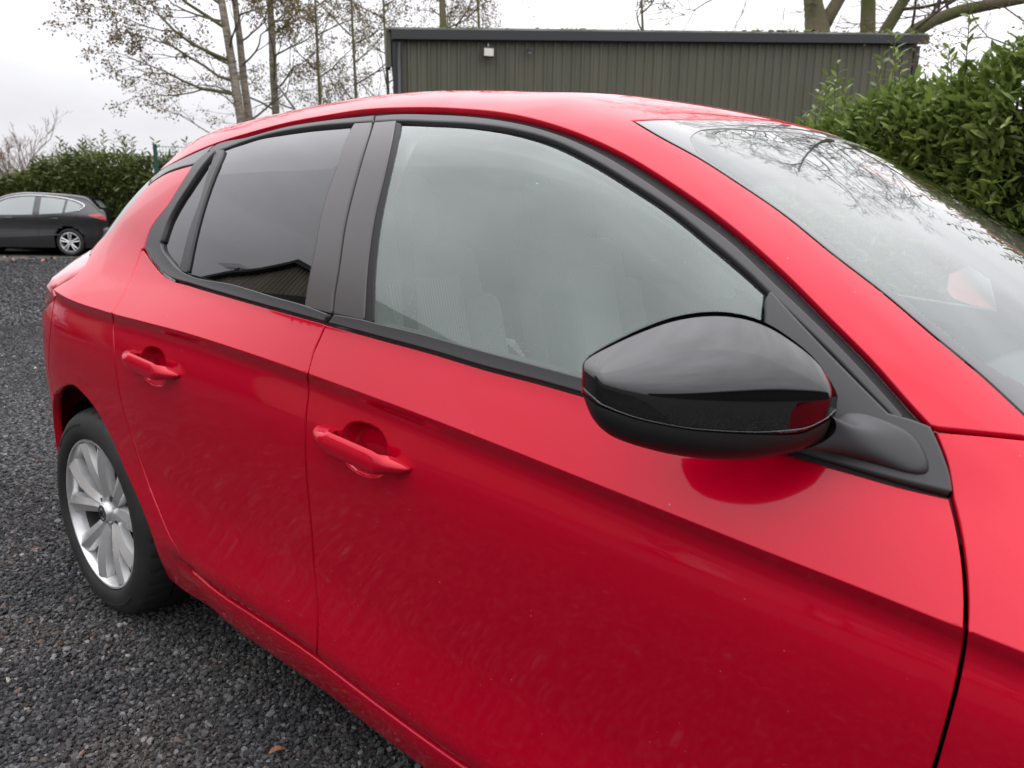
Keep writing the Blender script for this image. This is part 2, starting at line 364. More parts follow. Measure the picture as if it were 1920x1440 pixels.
def lift(q, plane, depress=None):
    """param points -> 3D points + normals on the body surface"""
    if plane == 'side':
        wv = solve_w(q[:, 0], q[:, 1]); P = np.c_[q[:, 0], -wv, q[:, 1]]
    elif plane == 'top':
        zv = solve_z(q[:, 0], q[:, 1]); P = np.c_[q[:, 0], -q[:, 1], zv]
    elif plane == 'polar':     # (angle*.8 about (.2, 0), height): wraps round the tail
        th = q[:, 0]/.8; a = np.zeros(len(q)); b = np.full(len(q), 1.5)
        for _ in range(45):
            m = (a+b)/2; f = F(.2-m*np.cos(th), m*np.sin(th), q[:, 1]); a = np.where(f < 0, m, a); b = np.where(f < 0, b, m)
        P = np.c_[.2-a*np.cos(th), -a*np.sin(th), q[:, 1]]
    else:
        xv = solve_x(q[:, 0], q[:, 1]); P = np.c_[xv, -q[:, 0], q[:, 1]]
    Nn = normal_at(P)
    if depress is not None:
        d = depress(q); e = .0008
        dx = (depress(q+np.array((e, 0)))-depress(q-np.array((e, 0))))/(2*e); dz = (depress(q+np.array((0, e)))-depress(q-np.array((0, e))))/(2*e)
        P = P-Nn*d[:, None]; Nn = Nn+np.c_[dx, 0*dx, dz]; Nn /= np.linalg.norm(Nn, axis=1)[:, None]
    return P, Nn
def mirror_y(o, name=None):
    """the same panel on the other side of the car"""
    me = o.data; n = len(me.vertices); co = np.empty(n*3); me.vertices.foreach_get('co', co); co = co.reshape(-1, 3); co[:, 1] *= -1
    fs = [list(p.vertices)[::-1] for p in me.polygons]
    ob = mobj(o.name.split('.')[0], co, fs, list(o.data.materials), o.parent, True)
    if 'nrm' in PN.get(o.name, {}):
        nn = PN[o.name]['nrm'].copy(); nn[:, 1] *= -1; ob.data.normals_split_custom_set_from_vertices(nn.tolist())
    return ob
PN = {}
def panel(name, poly, mt, parent, plane='side', off=0., gap=.0, thick=.012, chamf=.0015, grid=(.03, .014), rows=(), extra=None, depress=None, bstep=.010, mirror=True, rowlink=.03, snap=None):
    poly = np.asarray(poly, float)
    if area2(poly) < 0: poly = poly[::-1]
    poly = densify(poly, bstep)
    if gap: poly = inset(poly, gap)
    if snap is not None:      # put rim vertices exactly where the crease rows cross the rim
        for d_ in (-.021, -.010, -.003, 0., .004, .020):
            v_ = poly[:, 1]-snap(poly[:, 0])-d_; o_ = []
            for i in range(len(poly)):
                o_.append(poly[i]); j = (i+1) % len(poly)
                if v_[i]*v_[j] < 0:
                    t_ = v_[i]/(v_[i]-v_[j])
                    if .12 < t_ < .88: o_.append(poly[i]*(1-t_)+poly[j]*t_)
                    elif d_ == 0.: (o_.__setitem__(-1, poly[i]*(1-t_)+poly[j]*t_) if t_ <= .12 else None)
            poly = np.array(o_)
    in0 = inset(poly, chamf) if chamf else poly
    lo = in0.min(0); hi = in0.max(0)
    gx, gy = np.meshgrid(np.arange(lo[0]+grid[0]/2, hi[0], grid[0]), np.arange(lo[1]+grid[1]/2, hi[1], grid[1]))
    gx = gx+np.where((np.arange(gx.shape[0]) % 2)[:, None], grid[0]*.25, -grid[0]*.25)
    pts = [np.c_[gx.ravel(), gy.ravel()]]
    rows = [r_[inside(r_, in0)] for r_ in rows]; rows = [r_[bdist(r_, in0) > .0022] for r_ in rows if len(r_)]; rows = [r_ for r_ in rows if len(r_)]
    if extra is not None: rows = [r_[bdist(r_, extra) > .005] for r_ in rows if len(r_)]; rows = [r_ for r_ in rows if len(r_)]
    if len(rows): pts = [np.vstack(rows)] + [p[bdist(p, np.vstack(rows)) > .6*grid[1]] for p in pts]
    nrow = [len(r_) for r_ in rows]; fixed = pts[0] if len(rows) else np.zeros((0, 2)); rest = pts[1:] if len(rows) else pts
    if extra is not None:
        rest = [extra]+[p[bdist(p, extra) > .006] for p in rest]
    q = np.vstack(rest); q = q[inside(q, in0)]
    q = q[bdist(q, in0) > .35*min(bstep, grid[1])]
    nb = len(in0); V2 = np.vstack([in0, fixed, q])
    redges = []; k0 = nb
    for r_ in rows:
        for i in range(len(r_)-1):
            if np.hypot(*(r_[i+1]-r_[i])) < rowlink: redges.append((k0+i, k0+i+1))
        k0 += len(r_)
    vs_, es_, fs_, ov, oe, of = delaunay_2d_cdt([Vector((float(a), float(b))) for a, b in V2], [(i, (i+1) % nb) for i in range(nb)]+redges, [], 1, 1e-7)
    V2 = np.array([(v.x, v.y) for v in vs_])
    fs_ = np.array([list(f) for f in fs_ if len(f) == 3]); cen = V2[fs_].mean(1); fs_ = fs_[inside(cen, in0)]
    # boundary index order in the output
    idx = {}
    for i, l in enumerate(ov):
        for k in l: idx[k] = i
    ring0 = [idx[i] for i in range(nb)]
    P, Nn = lift(V2, plane, depress); P = P+Nn*off
    PB, NB = lift(poly, plane); PB = PB+NB*off
    # outward in-surface direction at the rim
    c0 = P[ring0]; o_dir = PB-c0; o_dir = o_dir/(np.linalg.norm(o_dir, axis=1)[:, None]+1e-12)
    r1 = PB-NB*chamf; r2 = PB-NB*(thick+chamf)
    V = np.vstack([P, r1, r2]); nP = len(P)
    mid = NB*.6+o_dir*.8; mid /= np.linalg.norm(mid, axis=1)[:, None]
    NR = np.vstack([Nn, mid, o_dir])
    t = fs_[0]; fn = np.cross(P[t[1]]-P[t[0]], P[t[2]]-P[t[0]])
    if fn @ Nn[t[0]] < 0: fs_ = fs_[:, ::-1]
    faces = fs_.tolist()
    for i in range(nb):
        j = (i+1) % nb
        q1 = [ring0[i], ring0[j], nP+j, nP+i]; q2 = [nP+i, nP+j, nP+nb+j, nP+nb+i]
        fn = np.cross(V[q1[1]]-V[q1[0]], V[q1[2]]-V[q1[0]])
        if fn @ mid[i] < 0: q1 = q1[::-1]; q2 = q2[::-1]
        faces += [q1, q2]
    o = mobj(name, V, faces, mt, parent, True, NR); PN[o.name] = {'nrm': NR}
    if mirror:
        m = mirror_y(o); return o, m
    return o

# ---------------------------------------------------------------- red car: panels
fixn_list = []
CAR = empty('parked_car', (0, 0, 0))
tag(CAR, 'glossy red five-door hatchback with black door mirror and silver alloy wheels', 'car')
def crows(x0, x1, zf=ZCR, dzs=(-.055, -.045, -.036, -.028, -.021, -.015, -.010, -.006, -.003, -.0012, 0, .0012, .004, .010, .020), st=.009):
    xs = np.arange(x0, x1, st); return [np.c_[xs, zf(xs)+d] for d in dzs]
# pixel traces (photograph, 1920 wide) of the lines on the body
CANT = [(300, 318), (333, 300), (365, 284), (402, 269), (465, 249), (540, 229), (615, 215), (680, 205), (760, 201), (860, 203), (960, 214), (1060, 241), (1160, 284), (1260, 344), (1360, 415), (1460, 501), (1560, 601), (1635, 677), (1715, 768), (1745, 800)]
APIL = [(1186, 226), (1235, 255), (1310, 296), (1385, 344), (1467, 400), (1560, 475), (1660, 552), (1760, 637), (1840, 703), (1920, 777)]
RFR = [(1186, 226), (1230, 224), (1285, 224), (1360, 224), (1440, 227)]
RGAP_U = [(265, 469), (261, 482), (248, 517), (236, 542), (212, 587)]
RGAP_L = [(212, 587), (212, 600), (213, 640), (217, 690), (225, 740), (240, 797), (260, 857), (293, 947), (327, 1023), (347, 1053), (367, 1074), (389, 1094), (420, 1118), (469, 1149), (530, 1190), (593, 1232)]
BGAP_U = [(611, 607), (600, 632), (587, 661), (576, 700)]
BGAP_L = [(576, 700), (578, 733), (574, 770), (572, 807), (573, 873), (582, 973), (588, 1057), (593, 1117), (595, 1155), (593, 1232)]
DBOT = [(593, 1232), (650, 1275), (703, 1316), (797, 1389), (867, 1438)]
FGAP = [(1783, 930), (1793, 968), (1801, 1007), (1811, 1092), (1809, 1199), (1796, 1276), (1779, 1344), (1754, 1434)]
FGAP_T = [(1749, 806), (1760, 832), (1772, 865), (1779, 900), (1783, 930)]
BELT_R = [(269, 468), (285, 490), (311, 518), (360, 535), (445, 560), (560, 592), (611, 606)]
BELT_F = [(611, 607), (710, 634), (810, 661), (910, 691), (1010, 717), (1095, 741)]
rg_u = pxc(RGAP_U); rg_l = pxc(RGAP_L[:12]); bg_u = pxc(BGAP_U); bg_l = pxc(BGAP_L); fg = pxc(FGAP); fgt = pxc(FGAP_T)
bg_l[-1, 1] = ZDB(bg_l[-1, 0]); xs_ = np.linspace(rg_l[-1, 0]+.03, bg_l[-1, 0], 26); rg_l = np.vstack([rg_l, curve(np.array([rg_l[-1], (rg_l[-1, 0]*.5+xs_[0]*.5, (rg_l[-1, 1]+ZDB(xs_[0]))/2), (xs_[0], ZDB(xs_[0]))]), .01)[1:-1], np.c_[xs_, ZDB(xs_)]])
fg_low = np.array([fg[-1]+np.array(d) for d in ((-.012, -.08), (-.03, -.18), (-.05, -.28), (-.075, -.36), (-.10, -.40))])
fg_low[-1, 1] = .236; fg_low = np.vstack([fg[-1:], fg_low])
fg_low = curve(fg_low, .02)
db = np.c_[bg_l[-1:]]
xs_ = np.linspace(bg_l[-1, 0], fg_low[-1, 0], 40)[1:-1]; dbf = np.c_[xs_, ZDB(xs_)]
belt_r = pxc(BELT_R); belt_f = pxc(BELT_F)
foot_b = pxc([(1515, 860), (1602, 885), (1690, 910), (1783, 931)])
# handle scoops
def scoop(pxs, depth):
    P, _ = raycast(pxs); q = np.c_[P[:, 0], P[:, 2]]; c = q.mean(0)
    def d(p):
        v = p-c
        # ellipse fitted to the traced points
        a = (q[:, 0].max()-q[:, 0].min())/2; b = (q[:, 1].max()-q[:, 1].min())/2
        r = (np.abs(v[:, 0]/a)**2.6+np.abs(v[:, 1]/b)**2.4)**(1/2.5)
        t = np.clip((1.0-r)/.30, 0, 1); return depth*t*t*(3-2*t)
    g = np.mgrid[-1.10:1.10:37j, -1.10:1.10:35j].reshape(2, -1).T*np.array(((q[:, 0].max()-q[:, 0].min())/2, (q[:, 1].max()-q[:, 1].min())/2))+c
    return d, g
d_f, g_f = scoop([(642, 826), (648, 797), (669, 787), (700, 798), (724, 816), (731, 838), (640, 854), (660, 879), (685, 893), (704, 898), (717, 888)], .030)
d_r, g_r = scoop([(268, 678), (272, 660), (280, 646), (291, 648), (307, 656), (316, 670), (267, 697), (272, 708), (280, 717), (295, 723), (303, 724), (312, 712)], .030)
fdoor_poly = loop(bg_u, bg_l, dbf, fg_low[::-1], fg[::-1], foot_b[::-1], pxc([(1515, 860), (1300, 797), (1095, 741)], step=12), belt_f[::-1])
FD = panel('front_door', fdoor_poly, PAINT, CAR, gap=.0024, rows=crows(1.0, 2.2), extra=g_f, depress=d_f, grid=(.028, .014), snap=ZCR)
rdoor_poly = loop(rg_u, rg_l, bg_l[::-1], bg_u[::-1], belt_r[::-1])
RD = panel('rear_door', rdoor_poly, PAINT, CAR, gap=.0024, rows=crows(.25, 1.12), extra=g_r, depress=d_r, grid=(.028, .014), snap=ZCR)
# front wing
arch_f = np.array([(2.538+.355*math.cos(a), .315+.355*math.sin(a)) for a in np.linspace(math.pi+.2, -.25, 40)])
ftop = pxc([(1749, 806), (1840, 813), (1918, 820)])
ft2 = np.c_[np.linspace(2.22, 3.0, 24), np.linspace(ftop[-1, 1]-.006, .80, 24)]
wing_poly = loop(fg_low[::-1][1:], fg[::-1], fgt[::-1], ftop, ft2, np.array([(3.02, .70), (3.02, .42), (2.95, .25)]), arch_f[::-1], np.array([(2.18, .235)]))
FW = panel('front_wing', wing_poly, PAINT, CAR, gap=.002, rows=crows(2.0, 3.0), grid=(.03, .016), snap=ZCR)
# body side: rear quarter, C-pillar and sill in one pressing
arch = pxc([(102, 742), (104, 738), (113, 730), (124, 724), (135, 723), (153, 737), (180, 770), (207, 820), (233, 880), (260, 940), (280, 993), (300, 1050), (312, 1076)])
lamp_e = pxc([(168, 479), (157, 500), (142, 515), (115, 532), (99, 542)])
ctr_b = pxc([(365, 307), (340, 314), (315, 323), (290, 338), (279, 347)])
bump_e = pxc([(104, 552), (98, 590), (92, 650), (92, 698), (100, 738)])
sb = np.array([(.375, .235), (.45, .212), (.55, .192), (.7, .172), (.95, .160), (1.2, .153), (1.6, .148), (2.16, .150)])
qw = curve(np.array([ctr_b[-1], ctr_b[-1]+np.array((-.09, -.10)), (-.285, lamp_e[0, 1]+.012)]), .02)
outer_q = pxc([(269, 468), (282, 431), (315, 386), (345, 338), (365, 307)])
sb_c = curve(sb, .03)
body_poly = loop(outer_q, ctr_b, qw[1:], lamp_e, bump_e, arch, sb_c, np.array([(2.16, .225)]), dbf[::-1], rg_l[::-1], rg_u[::-1])
BS = panel('rear_quarter_and_sill', body_poly, PAINT, CAR, gap=.002, rows=crows(-.3, .33), grid=(.028, .014), thick=.02, chamf=.0032, snap=ZCR)
# wheel-arch lip
lipP, lipN = lift(arch[3:], 'side')
for sgn in (1, -1):
    V = []; 
    for p, n in zip(lipP, lipN):
        p = p*np.array((1, sgn, 1)); n = n*np.array((1, sgn, 1))
        V += [p-n*.002, p-n*.012, p-n*.05]
    m = len(lipP); mobj('wheel_arch_lip', V, [(3*i+k, 3*i+3+k, 3*i+4+k, 3*i+1+k)[::sgn] for i in range(m-1) for k in (0, 1)], PAINT, CAR)
# roof with windscreen pillars
cant = pxc(CANT, 'top', 8.); apil = pxc(APIL, 'top', 10.); rfr = pxc(RFR, 'top', 10.)
gapA = pxc([(1749, 803), (1840, 811), (1918, 818)], 'top', 12.)
ap_end = np.array([(2.19, .715)])
rfc = curve(np.array([rfr[-1], (1.655, .08), (1.657, 0.)]), .02)
right = np.vstack([cant, gapA[1:], np.array([(gapA[-1, 0]+.03, gapA[-1, 1]-.005)]), ap_end, apil[::-1], rfr[1:], rfc[1:]])
left = right[::-1][1:]*np.array((1, -1))
rear_r = np.array([(-.20, .40), (-.255, .2), (-.27, 0), (-.255, -.2), (-.20, -.40)])
roof_poly = loop(right, left, rear_r[::-1])
rr = []
for d in (.006, .014, .024, .036, .05, .068):
    c = cant.copy(); c[:, 1] -= d; rr.append(c[::2]); rr.append(c[::2]*np.array((1, -1)))
for d in (.012, .03):
    c = apil.copy(); c[:, 1] += d; rr.append(c[::2]); rr.append(c[::2]*np.array((1, -1)))
RF = panel('roof', roof_poly, PAINT, CAR, 'top', gap=.001, rows=rr, grid=(.035, .035), mirror=False, bstep=.014)
# windscreen: glass inside, black printed border around
ws_out = loop(np.vstack([apil[::-1][:0], ap_end, apil[::-1], rfr[1:], rfc[1:], (np.vstack([ap_end, apil[::-1], rfr[1:], rfc[1:]])[::-1][1:])*np.array((1, -1))]), np.array([(2.30, -.6), (2.36, -.3), (2.375, 0), (2.36, .3), (2.30, .6)]))
bord = pxc([(1297, 258), (1301, 272), (1314, 288), (1345, 309), (1398, 343), (1485, 399), (1583, 473), (1687, 551), (1795, 637), (1845, 676), (1888, 702), (1920, 718)], 'top', 10.)
top_in = pxc([(1297, 258), (1310, 247), (1340, 242), (1440, 246)], 'top', 10.)
hin = np.vstack([np.array([(2.17, .62), (2.14, .645)]), bord[::-1], top_in[1:], curve(np.array([top_in[-1], (1.70, .08), (1.702, 0)]), .03)[1:]])
ws_in = loop(hin, hin[::-1][1:]*np.array((1, -1)), np.array([(2.235, -.5), (2.27, -.25), (2.28, 0), (2.27, .25), (2.235, .5)]))
WS = panel('windscreen', inset(densify(ws_in, .02), -.008), WSGLASS, CAR, 'top', off=-.0018, gap=.002, thick=.004, grid=(.04, .04), bstep=.016, mirror=False, chamf=.001)
frit_poly = loop(np.vstack([np.array([(2.19, .712)]), apil[::-1], rfr[1:], rfc[1:]]), np.array([(1.702, 0.)]), curve(np.array([top_in[-1], (1.70, .08), (1.702, 0)]), .03)[::-1], top_in[::-1], bord, np.array([(2.14, .645), (2.17, .62), (2.235, .5), (2.27, .25), (2.28, 0), (2.375, 0), (2.36, .3), (2.30, .6)]))
panel('windscreen_border', frit_poly, FRIT, WS, 'top', off=-.0004, gap=.0022, thick=.0008, chamf=.0008, grid=(.03, .03), bstep=.014)
# bonnet
bon = np.array([(2.36, 0), (2.345, .3), (2.30, .55), (2.26, .66), (2.24, .70), (2.30, .725), (2.6, .70), (2.9, .64), (3.1, .55), (3.2, .35), (3.23, 0)])
bon = curve(bon, .03)
panel('bonnet', loop(bon, (bon[::-1]*np.array((1, -1)))[1:-1]), PAINT, CAR, 'top', gap=.003, grid=(.05, .05), mirror=False, bstep=.03)
# front bumper block (out of the picture)
xsB = np.linspace(2.98, 3.40, 9); VB = []; FB = []
zB = np.linspace(.22, .80, 9); wB = np.linspace(-.80, .80, 21)
for z in zB:
    for wv in wB: VB.append((3.30-.30*abs(wv/.82)**2.6+.05*math.sin((z-.2)/.6*math.pi), -wv, z))
FB = [(i*21+j, i*21+j+1, (i+1)*21+j+1, (i+1)*21+j) for i in range(8) for j in range(20)]
mobj('front_bumper', VB, FB, PAINT, CAR)

# --- glass and trims on the side
def side(name, pts_list, mt, parent, off, thick=.010, chamf=.001, gap=0., grid=(.03, .03), bstep=.012, mirror=True):
    return panel(name, loop(*[pxc(c, off=off) for c in pts_list]), mt, parent, off=off, thick=thick, chamf=chamf, gap=gap, grid=grid, bstep=bstep, mirror=mirror)
F_TOP = [(749, 231), (810, 233), (885, 237), (960, 248), (1037, 270), (1110, 305), (1185, 350), (1260, 399), (1335, 459), (1405, 518), (1437, 547)]
F_LEFT = [(749, 231), (737, 285), (722, 350), (707, 435), (700, 500), (697, 605)]
F_BOT = [(697, 605), (785, 627), (885, 655), (985, 682), (1040, 697), (1095, 712), (1300, 768), (1428, 802)]
side('side_window', [F_TOP, [(1437, 547), (1431, 600), (1428, 802)], F_BOT[::-1], F_LEFT[::-1]], GLASS, FD[0], -.006, .004, mirror=False)
for m_ in (FD[1],): pass
def both(fn):
    """build on the near door, then mirror to the far door"""
    return fn
R_TOP = [(419, 281), (455, 270), (490, 259), (535, 251), (577, 245), (660, 237)]
R_LEFT = [(419, 281), (405, 315), (395, 340), (375, 400), (360, 460), (350, 511)]
R_RIGHT = [(660, 237), (630, 317), (610, 375), (590, 470), (574, 560), (572, 575)]
R_BOT = [(350, 511), (440, 536), (520, 560), (572, 575)]
side('side_window', [R_TOP, R_RIGHT, R_BOT[::-1], R_LEFT[::-1]], PRIV, RD[0], -.005, .004, mirror=False)
Q_R = [(401, 285), (385, 340), (375, 375), (357, 425), (345, 470), (337, 507)]
Q_L = [(401, 285), (378, 312), (352, 350), (330, 384), (315, 412), (300, 455)]
side('quarter_window', [Q_R, [(337, 507), (330, 504), (313, 484), (300, 465), (299, 455), (300, 455)], Q_L[::-1]], PRIV, BS[0], -.005, .004, mirror=False)
side('window_divider', [[(404, 281), (385, 340), (375, 375), (357, 425), (337, 508)], R_LEFT[::-1]], TRIM, RD[0], .001, mirror=False)
# rear belt trim with the dog-leg up to the roof
BTR_IN = [(612, 590), (560, 571), (520, 560), (440, 536), (337, 509), (329, 503), (313, 484), (301, 466), (299, 455)]
side('belt_trim', [[(387, 286), (365, 306), (345, 337), (315, 385), (282, 430), (270, 466)], [(270, 468), (285, 490), (311, 517), (360, 534), (445, 559), (560, 591), (606, 604)], [(606, 604), (614, 590)], BTR_IN, Q_L[::-1]], TRIM, RD[0], .005, .014, .002, mirror=False)
BTF_T = [(624, 591), (682, 602), (697, 606), (785, 627), (885, 655), (985, 682), (1040, 697), (1095, 712), (1300, 768), (1428, 802)]
side('belt_trim', [[(614, 607), (710, 633), (810, 660), (910, 690), (1010, 716), (1095, 740), (1300, 795), (1430, 833)], BTF_T[::-1]], TRIM, FD[0], .006, .014, .002, mirror=False)
# dark seal between roof and door frames (lies deepest)
CU_ = [(x-3 if x > 1000 else x, y) for x, y in CANT]
side('roof_seal', [[(x, y-6) for x, y in CANT[3:8]]+[(702, 198)], [(702, 198), (702, 240)], [(702, 240), (660, 238), (577, 246), (490, 260), (419, 282), (390, 287)]], RUBBER, BS[0], -.013, mirror=False)
side('roof_seal', [[(698, 198)]+[(x+min(1, max(0, (x-950)/300))*7, y-7) for x, y in CANT[8:]], [(1752, 795), (1740, 812), (1700, 800), (1630, 760), (1560, 690), (1437, 560)], [(1437, 560)]+F_TOP[::-1][1:], [(749, 231), (698, 240)]], RUBBER, BS[0], -.013, mirror=False)
FR_T = [(704, 216), (735, 213), (810, 213), (910, 220), (985, 233), (1060, 256), (1135, 291), (1210, 337), (1285, 389), (1360, 443), (1460, 536), (1560, 632), (1640, 717), (1698, 782)]
FR_B = [(701, 227), (742, 225), (810, 227), (885, 231), (960, 241), (1037, 262), (1110, 297), (1185, 342), (1260, 391), (1335, 451), (1405, 511), (1455, 560), (1560, 662), (1640, 745), (1680, 786)]
side('window_frame', [FR_T, FR_B[::-1]], TRIM, FD[0], .000, .014, .0025, mirror=False)
RR_T = [(392, 281), (402, 273), (465, 256), (540, 236), (615, 224), (700, 215)]
RR_B = [(392, 287), (415, 280), (452, 266), (490, 254), (577, 237), (662, 229), (697, 227)]
side('window_frame', [RR_T, RR_B[::-1]], TRIM, RD[0], .000, .014, .0025, mirror=False)
side('pillar_cover', [[(664, 231), (696, 229)], [(696, 229), (669, 320), (644, 420), (629, 520), (623, 555), (620, 588)], [(620, 588), (572, 575)], R_RIGHT[::-1][:-1]], PILLAR, RD[0], .001, .012, .0015, mirror=False)
side('pillar_cover', [[(701, 229), (741, 226)], [(741, 226), (720, 325), (700, 410), (689, 485), (681, 600)], [(681, 600), (625, 588)], [(625, 588), (628, 555), (634, 520), (649, 420), (674, 320), (701, 229)]], PILLAR, FD[0], .001, .012, .0015, mirror=False)
side('glass_run', [[(743, 226), (753, 230)], [(753, 230), (740, 285), (725, 350), (709, 435), (702, 500), (699, 604)], [(699, 604), (683, 600)], [(683, 600), (691, 485), (702, 410), (722, 325), (743, 226)]], RUBBER, FD[0], -.002, .012, .0015, mirror=False)
C_TOP = [(400, 272), (365, 287), (333, 302), (302, 319), (285, 335)]
C_BOT = [(388, 285), (366, 305), (340, 312), (315, 321), (290, 337), (282, 343)]
side('pillar_blade', [C_TOP, C_BOT[::-1]], PILLAR, BS[0], .000, .012, .0015, mirror=False)
# mirror-triangle plate on the door corner
side('mirror_plate', [[(1437, 552), (1431, 562), (1428, 607), (1428, 833)], [(1428, 833), (1515, 859), (1602, 884), (1690, 909), (1781, 932)], [(1781, 932), (1776, 900), (1765, 866), (1750, 830), (1738, 806)], [(1738, 806), (1700, 791), (1660, 780)], [(1660, 780), (1600, 720), (1527, 645), (1455, 567), (1443, 553)]], MATTEB, FD[0], .007, .016, .003, mirror=False)
# the same glazing and trims on the far side
for src, dst in ((FD[0], FD[1]), (RD[0], RD[1]), (BS[0], BS[1])):
    for ch in list(src.children):
        m_ = mirror_y(ch); m_.parent = dst

# rear end (wraps round: angle about a vertical axis inside the tail, height)
def pol(xz):
    xz = np.asarray(xz, float); wv = solve_w(xz[:, 0], xz[:, 1]); return np.c_[.8*np.arctan2(wv, .2-xz[:, 0]), xz[:, 1]]
def sym(p): p = np.asarray(p, float); return loop(p, (p[::-1]*np.array((-1, 1)))[1:-1])
be = pol(bump_e); le = pol(lamp_e)
ab = pol(curve(np.array([(-.185, .628), (-.245, .585), (-.295, .525), (-.325, .45), (-.335, .38)]), .02))
bl = np.array([ab[-1]+np.array((-.01, -.10)), ab[-1]+np.array((-.05, -.19)), (.55, .235), (0, .225)])
bt_top = np.array([(0, .60), (.42, .62), (.47, .74), (be[0, 0]-.115, be[0, 1]-.055), (be[0, 0]-.004, be[0, 1]-.004)])
RB = panel('rear_bumper', sym(np.vstack([bt_top, be[1:], ab, bl])[::-1]), PAINT, CAR, 'polar', gap=.002, grid=(.04, .02), mirror=False, bstep=.014, thick=.02, chamf=.002)
qp = pol(qw[1:-1])
tg = np.array([(0, .605), (.415, .625), (.465, .745), (.52, .86), (.53, .93), (.50, 1.02), (.46, 1.10), (.42, 1.20), (.36, 1.30), (.2, 1.345), (0, 1.355)])
TG = panel('tailgate', sym(tg), PAINT, CAR, 'polar', gap=.002, grid=(.04, .03), mirror=False, bstep=.02)
rg_ = np.array([(0, 1.0), (.40, 1.01), (.43, 1.06), (.36, 1.24), (.2, 1.29), (0, 1.30)])
panel('rear_window', sym(rg_), PRIV, TG, 'polar', off=.003, grid=(.05, .05), mirror=False, bstep=.03, thick=.003)
cb = pol(np.array([ctr_b[-1]-np.array((.004, .003))])); 
sidegl = loop(cb, pol(qw[1:]), np.array([(.535, .99), (.505, 1.05), (.465, 1.12), (.425, 1.215), (.37, 1.31), (.55, 1.325)]))
panel('tailgate_side_glass', sidegl, GLOSSB, TG, 'polar', off=-.002, gap=.001, grid=(.04, .03), bstep=.014, thick=.012)
panel('tailgate_inner', np.array([(-.70, .98), (.70, .98), (.72, 1.15), (.66, 1.29), (.40, 1.345), (-.40, 1.345), (-.66, 1.29), (-.72, 1.15)]), DARK, TG, 'polar', off=-.022, grid=(.05, .04), bstep=.03, mirror=False, thick=.002)
lamp_top = pol(qw[-1:])
lpoly = loop(le, np.array([(be[0, 0]-.02, be[0, 1]-.012), (be[0, 0]-.12, be[0, 1]-.045), (.535, .87), (.545, .97)]), lamp_top)
lc = lpoly.mean(0); LB = densify(lpoly, .01)
def bulge(q):
    d = bdist(q, LB); t = np.clip(d/.045, 0, 1); return -.013*np.sin(t*np.pi/2)*np.where(inside(q, lpoly), 1, 0)*np.clip((q[:, 1]-(be[0, 1]-.03))/.05, .25, 1)
TL = panel('tail_lamp', lpoly, LAMP, CAR, 'polar', gap=.001, grid=(.012, .012), bstep=.010, thick=.02, depress=bulge)
for t_ in TL:
    t_.data.free_normals_split() if hasattr(t_.data, 'free_normals_split') else None
    fixn_list.append(t_)
spo = MB(); ww = np.linspace(-.39, .39, 21); V = []
for a in ww:
    zt_ = float(ztop(np.array([-.20]), np.array([abs(a)]))[0]); f_ = abs(a/.39)
    u_ = (-.18, a, zt_-.020); l_ = (-.32+.15*f_**3, a, zt_-.10-.06*f_**2); V += [u_, l_, (l_[0]+.01, a, l_[2]-.028), (u_[0], a, zt_-.06)]
spo.add(V, [(4*i+k, 4*i+4+k, 4*i+4+(k+1) % 4, 4*i+(k+1) % 4) for i in range(20) for k in range(4)]+[(0, 1, 2, 3), (80, 83, 82, 81)])
spo.build('roof_spoiler', PAINT, CAR, True, 35)
# dark inner shell closing the gaps and arches
def shell(sgn):
    xs = np.linspace(-.25, 2.95, 60); V = []; zs = np.linspace(.17, 1.0, 24)
    for x in xs:
        for k, z in enumerate(zs):
            zz_ = .17+(ZBL(x)-.035-.17)*k/23
            V.append((x, sgn*(ws(x, zz_)-.050), zz_))
    V = np.array(V, float); Fc = []
    for i in range(59):
        for k in range(23):
            c = V[[i*24+k, (i+1)*24+k+1]].mean(0)
            if np.hypot(c[0], c[2]-.31) < .37 or np.hypot(c[0]-2.538, c[2]-.31) < .37: continue
            Fc.append((i*24+k, (i+1)*24+k, (i+1)*24+k+1, i*24+k+1))
    return mobj('inner_shell', V, Fc, DARK, CAR)
shell(-1); shell(1)
for xw in (0., 2.538):
    for sgn in (-1, 1):
        b = MB(); an = np.linspace(-.25, math.pi+.1, 30); V = []
        for a in an:
            for wv in (.80, .58): V.append((xw+.335*math.cos(a), sgn*wv, .318+.340*math.sin(a)))
        n = len(an); b.add(V, [(2*i, 2*i+1, 2*i+3, 2*i+2) for i in range(n-1)])
        V2 = [(xw, sgn*.58, .318)]+[(xw+.352*math.cos(a), sgn*.58, .318+.352*math.sin(a)) for a in an]; b.add(V2, [(0, i+1, i+2) for i in range(n-1)])
        b.build('wheel_arch_liner', DARK, CAR)
fl = MB().box((1.27, 0, .20), (3.3, 1.50, .03)); fl.build('floor_pan', DARK, CAR)

# aerial on the roof
ae = MB(); ae.tube([(-.02, 0, 1.40), (-.06, 0, 1.43), (-.10, 0, 1.445)], [.03, .022, .014], 10); 
ae.build('aerial_base', MATTEB, CAR, True, 40)
p0 = at((657, 178), 3.25); 
am = MB(); am.tube([(-.09, .0, 1.44), (-.16, .0, 1.50), (-.27, .0, 1.60)], [.0055, .0045, .003], 8); am.build('aerial_mast', MATTEB, CAR, True)

def fixn(o):
    import bmesh
    bm = bmesh.new(); bm.from_mesh(o.data); bmesh.ops.recalc_face_normals(bm, faces=bm.faces); bm.to_mesh(o.data); bm.free(); return o
for t_ in fixn_list:
    at_ = t_.data.attributes.get('custom_normal')
    if at_: t_.data.attributes.remove(at_)
    fixn(t_)
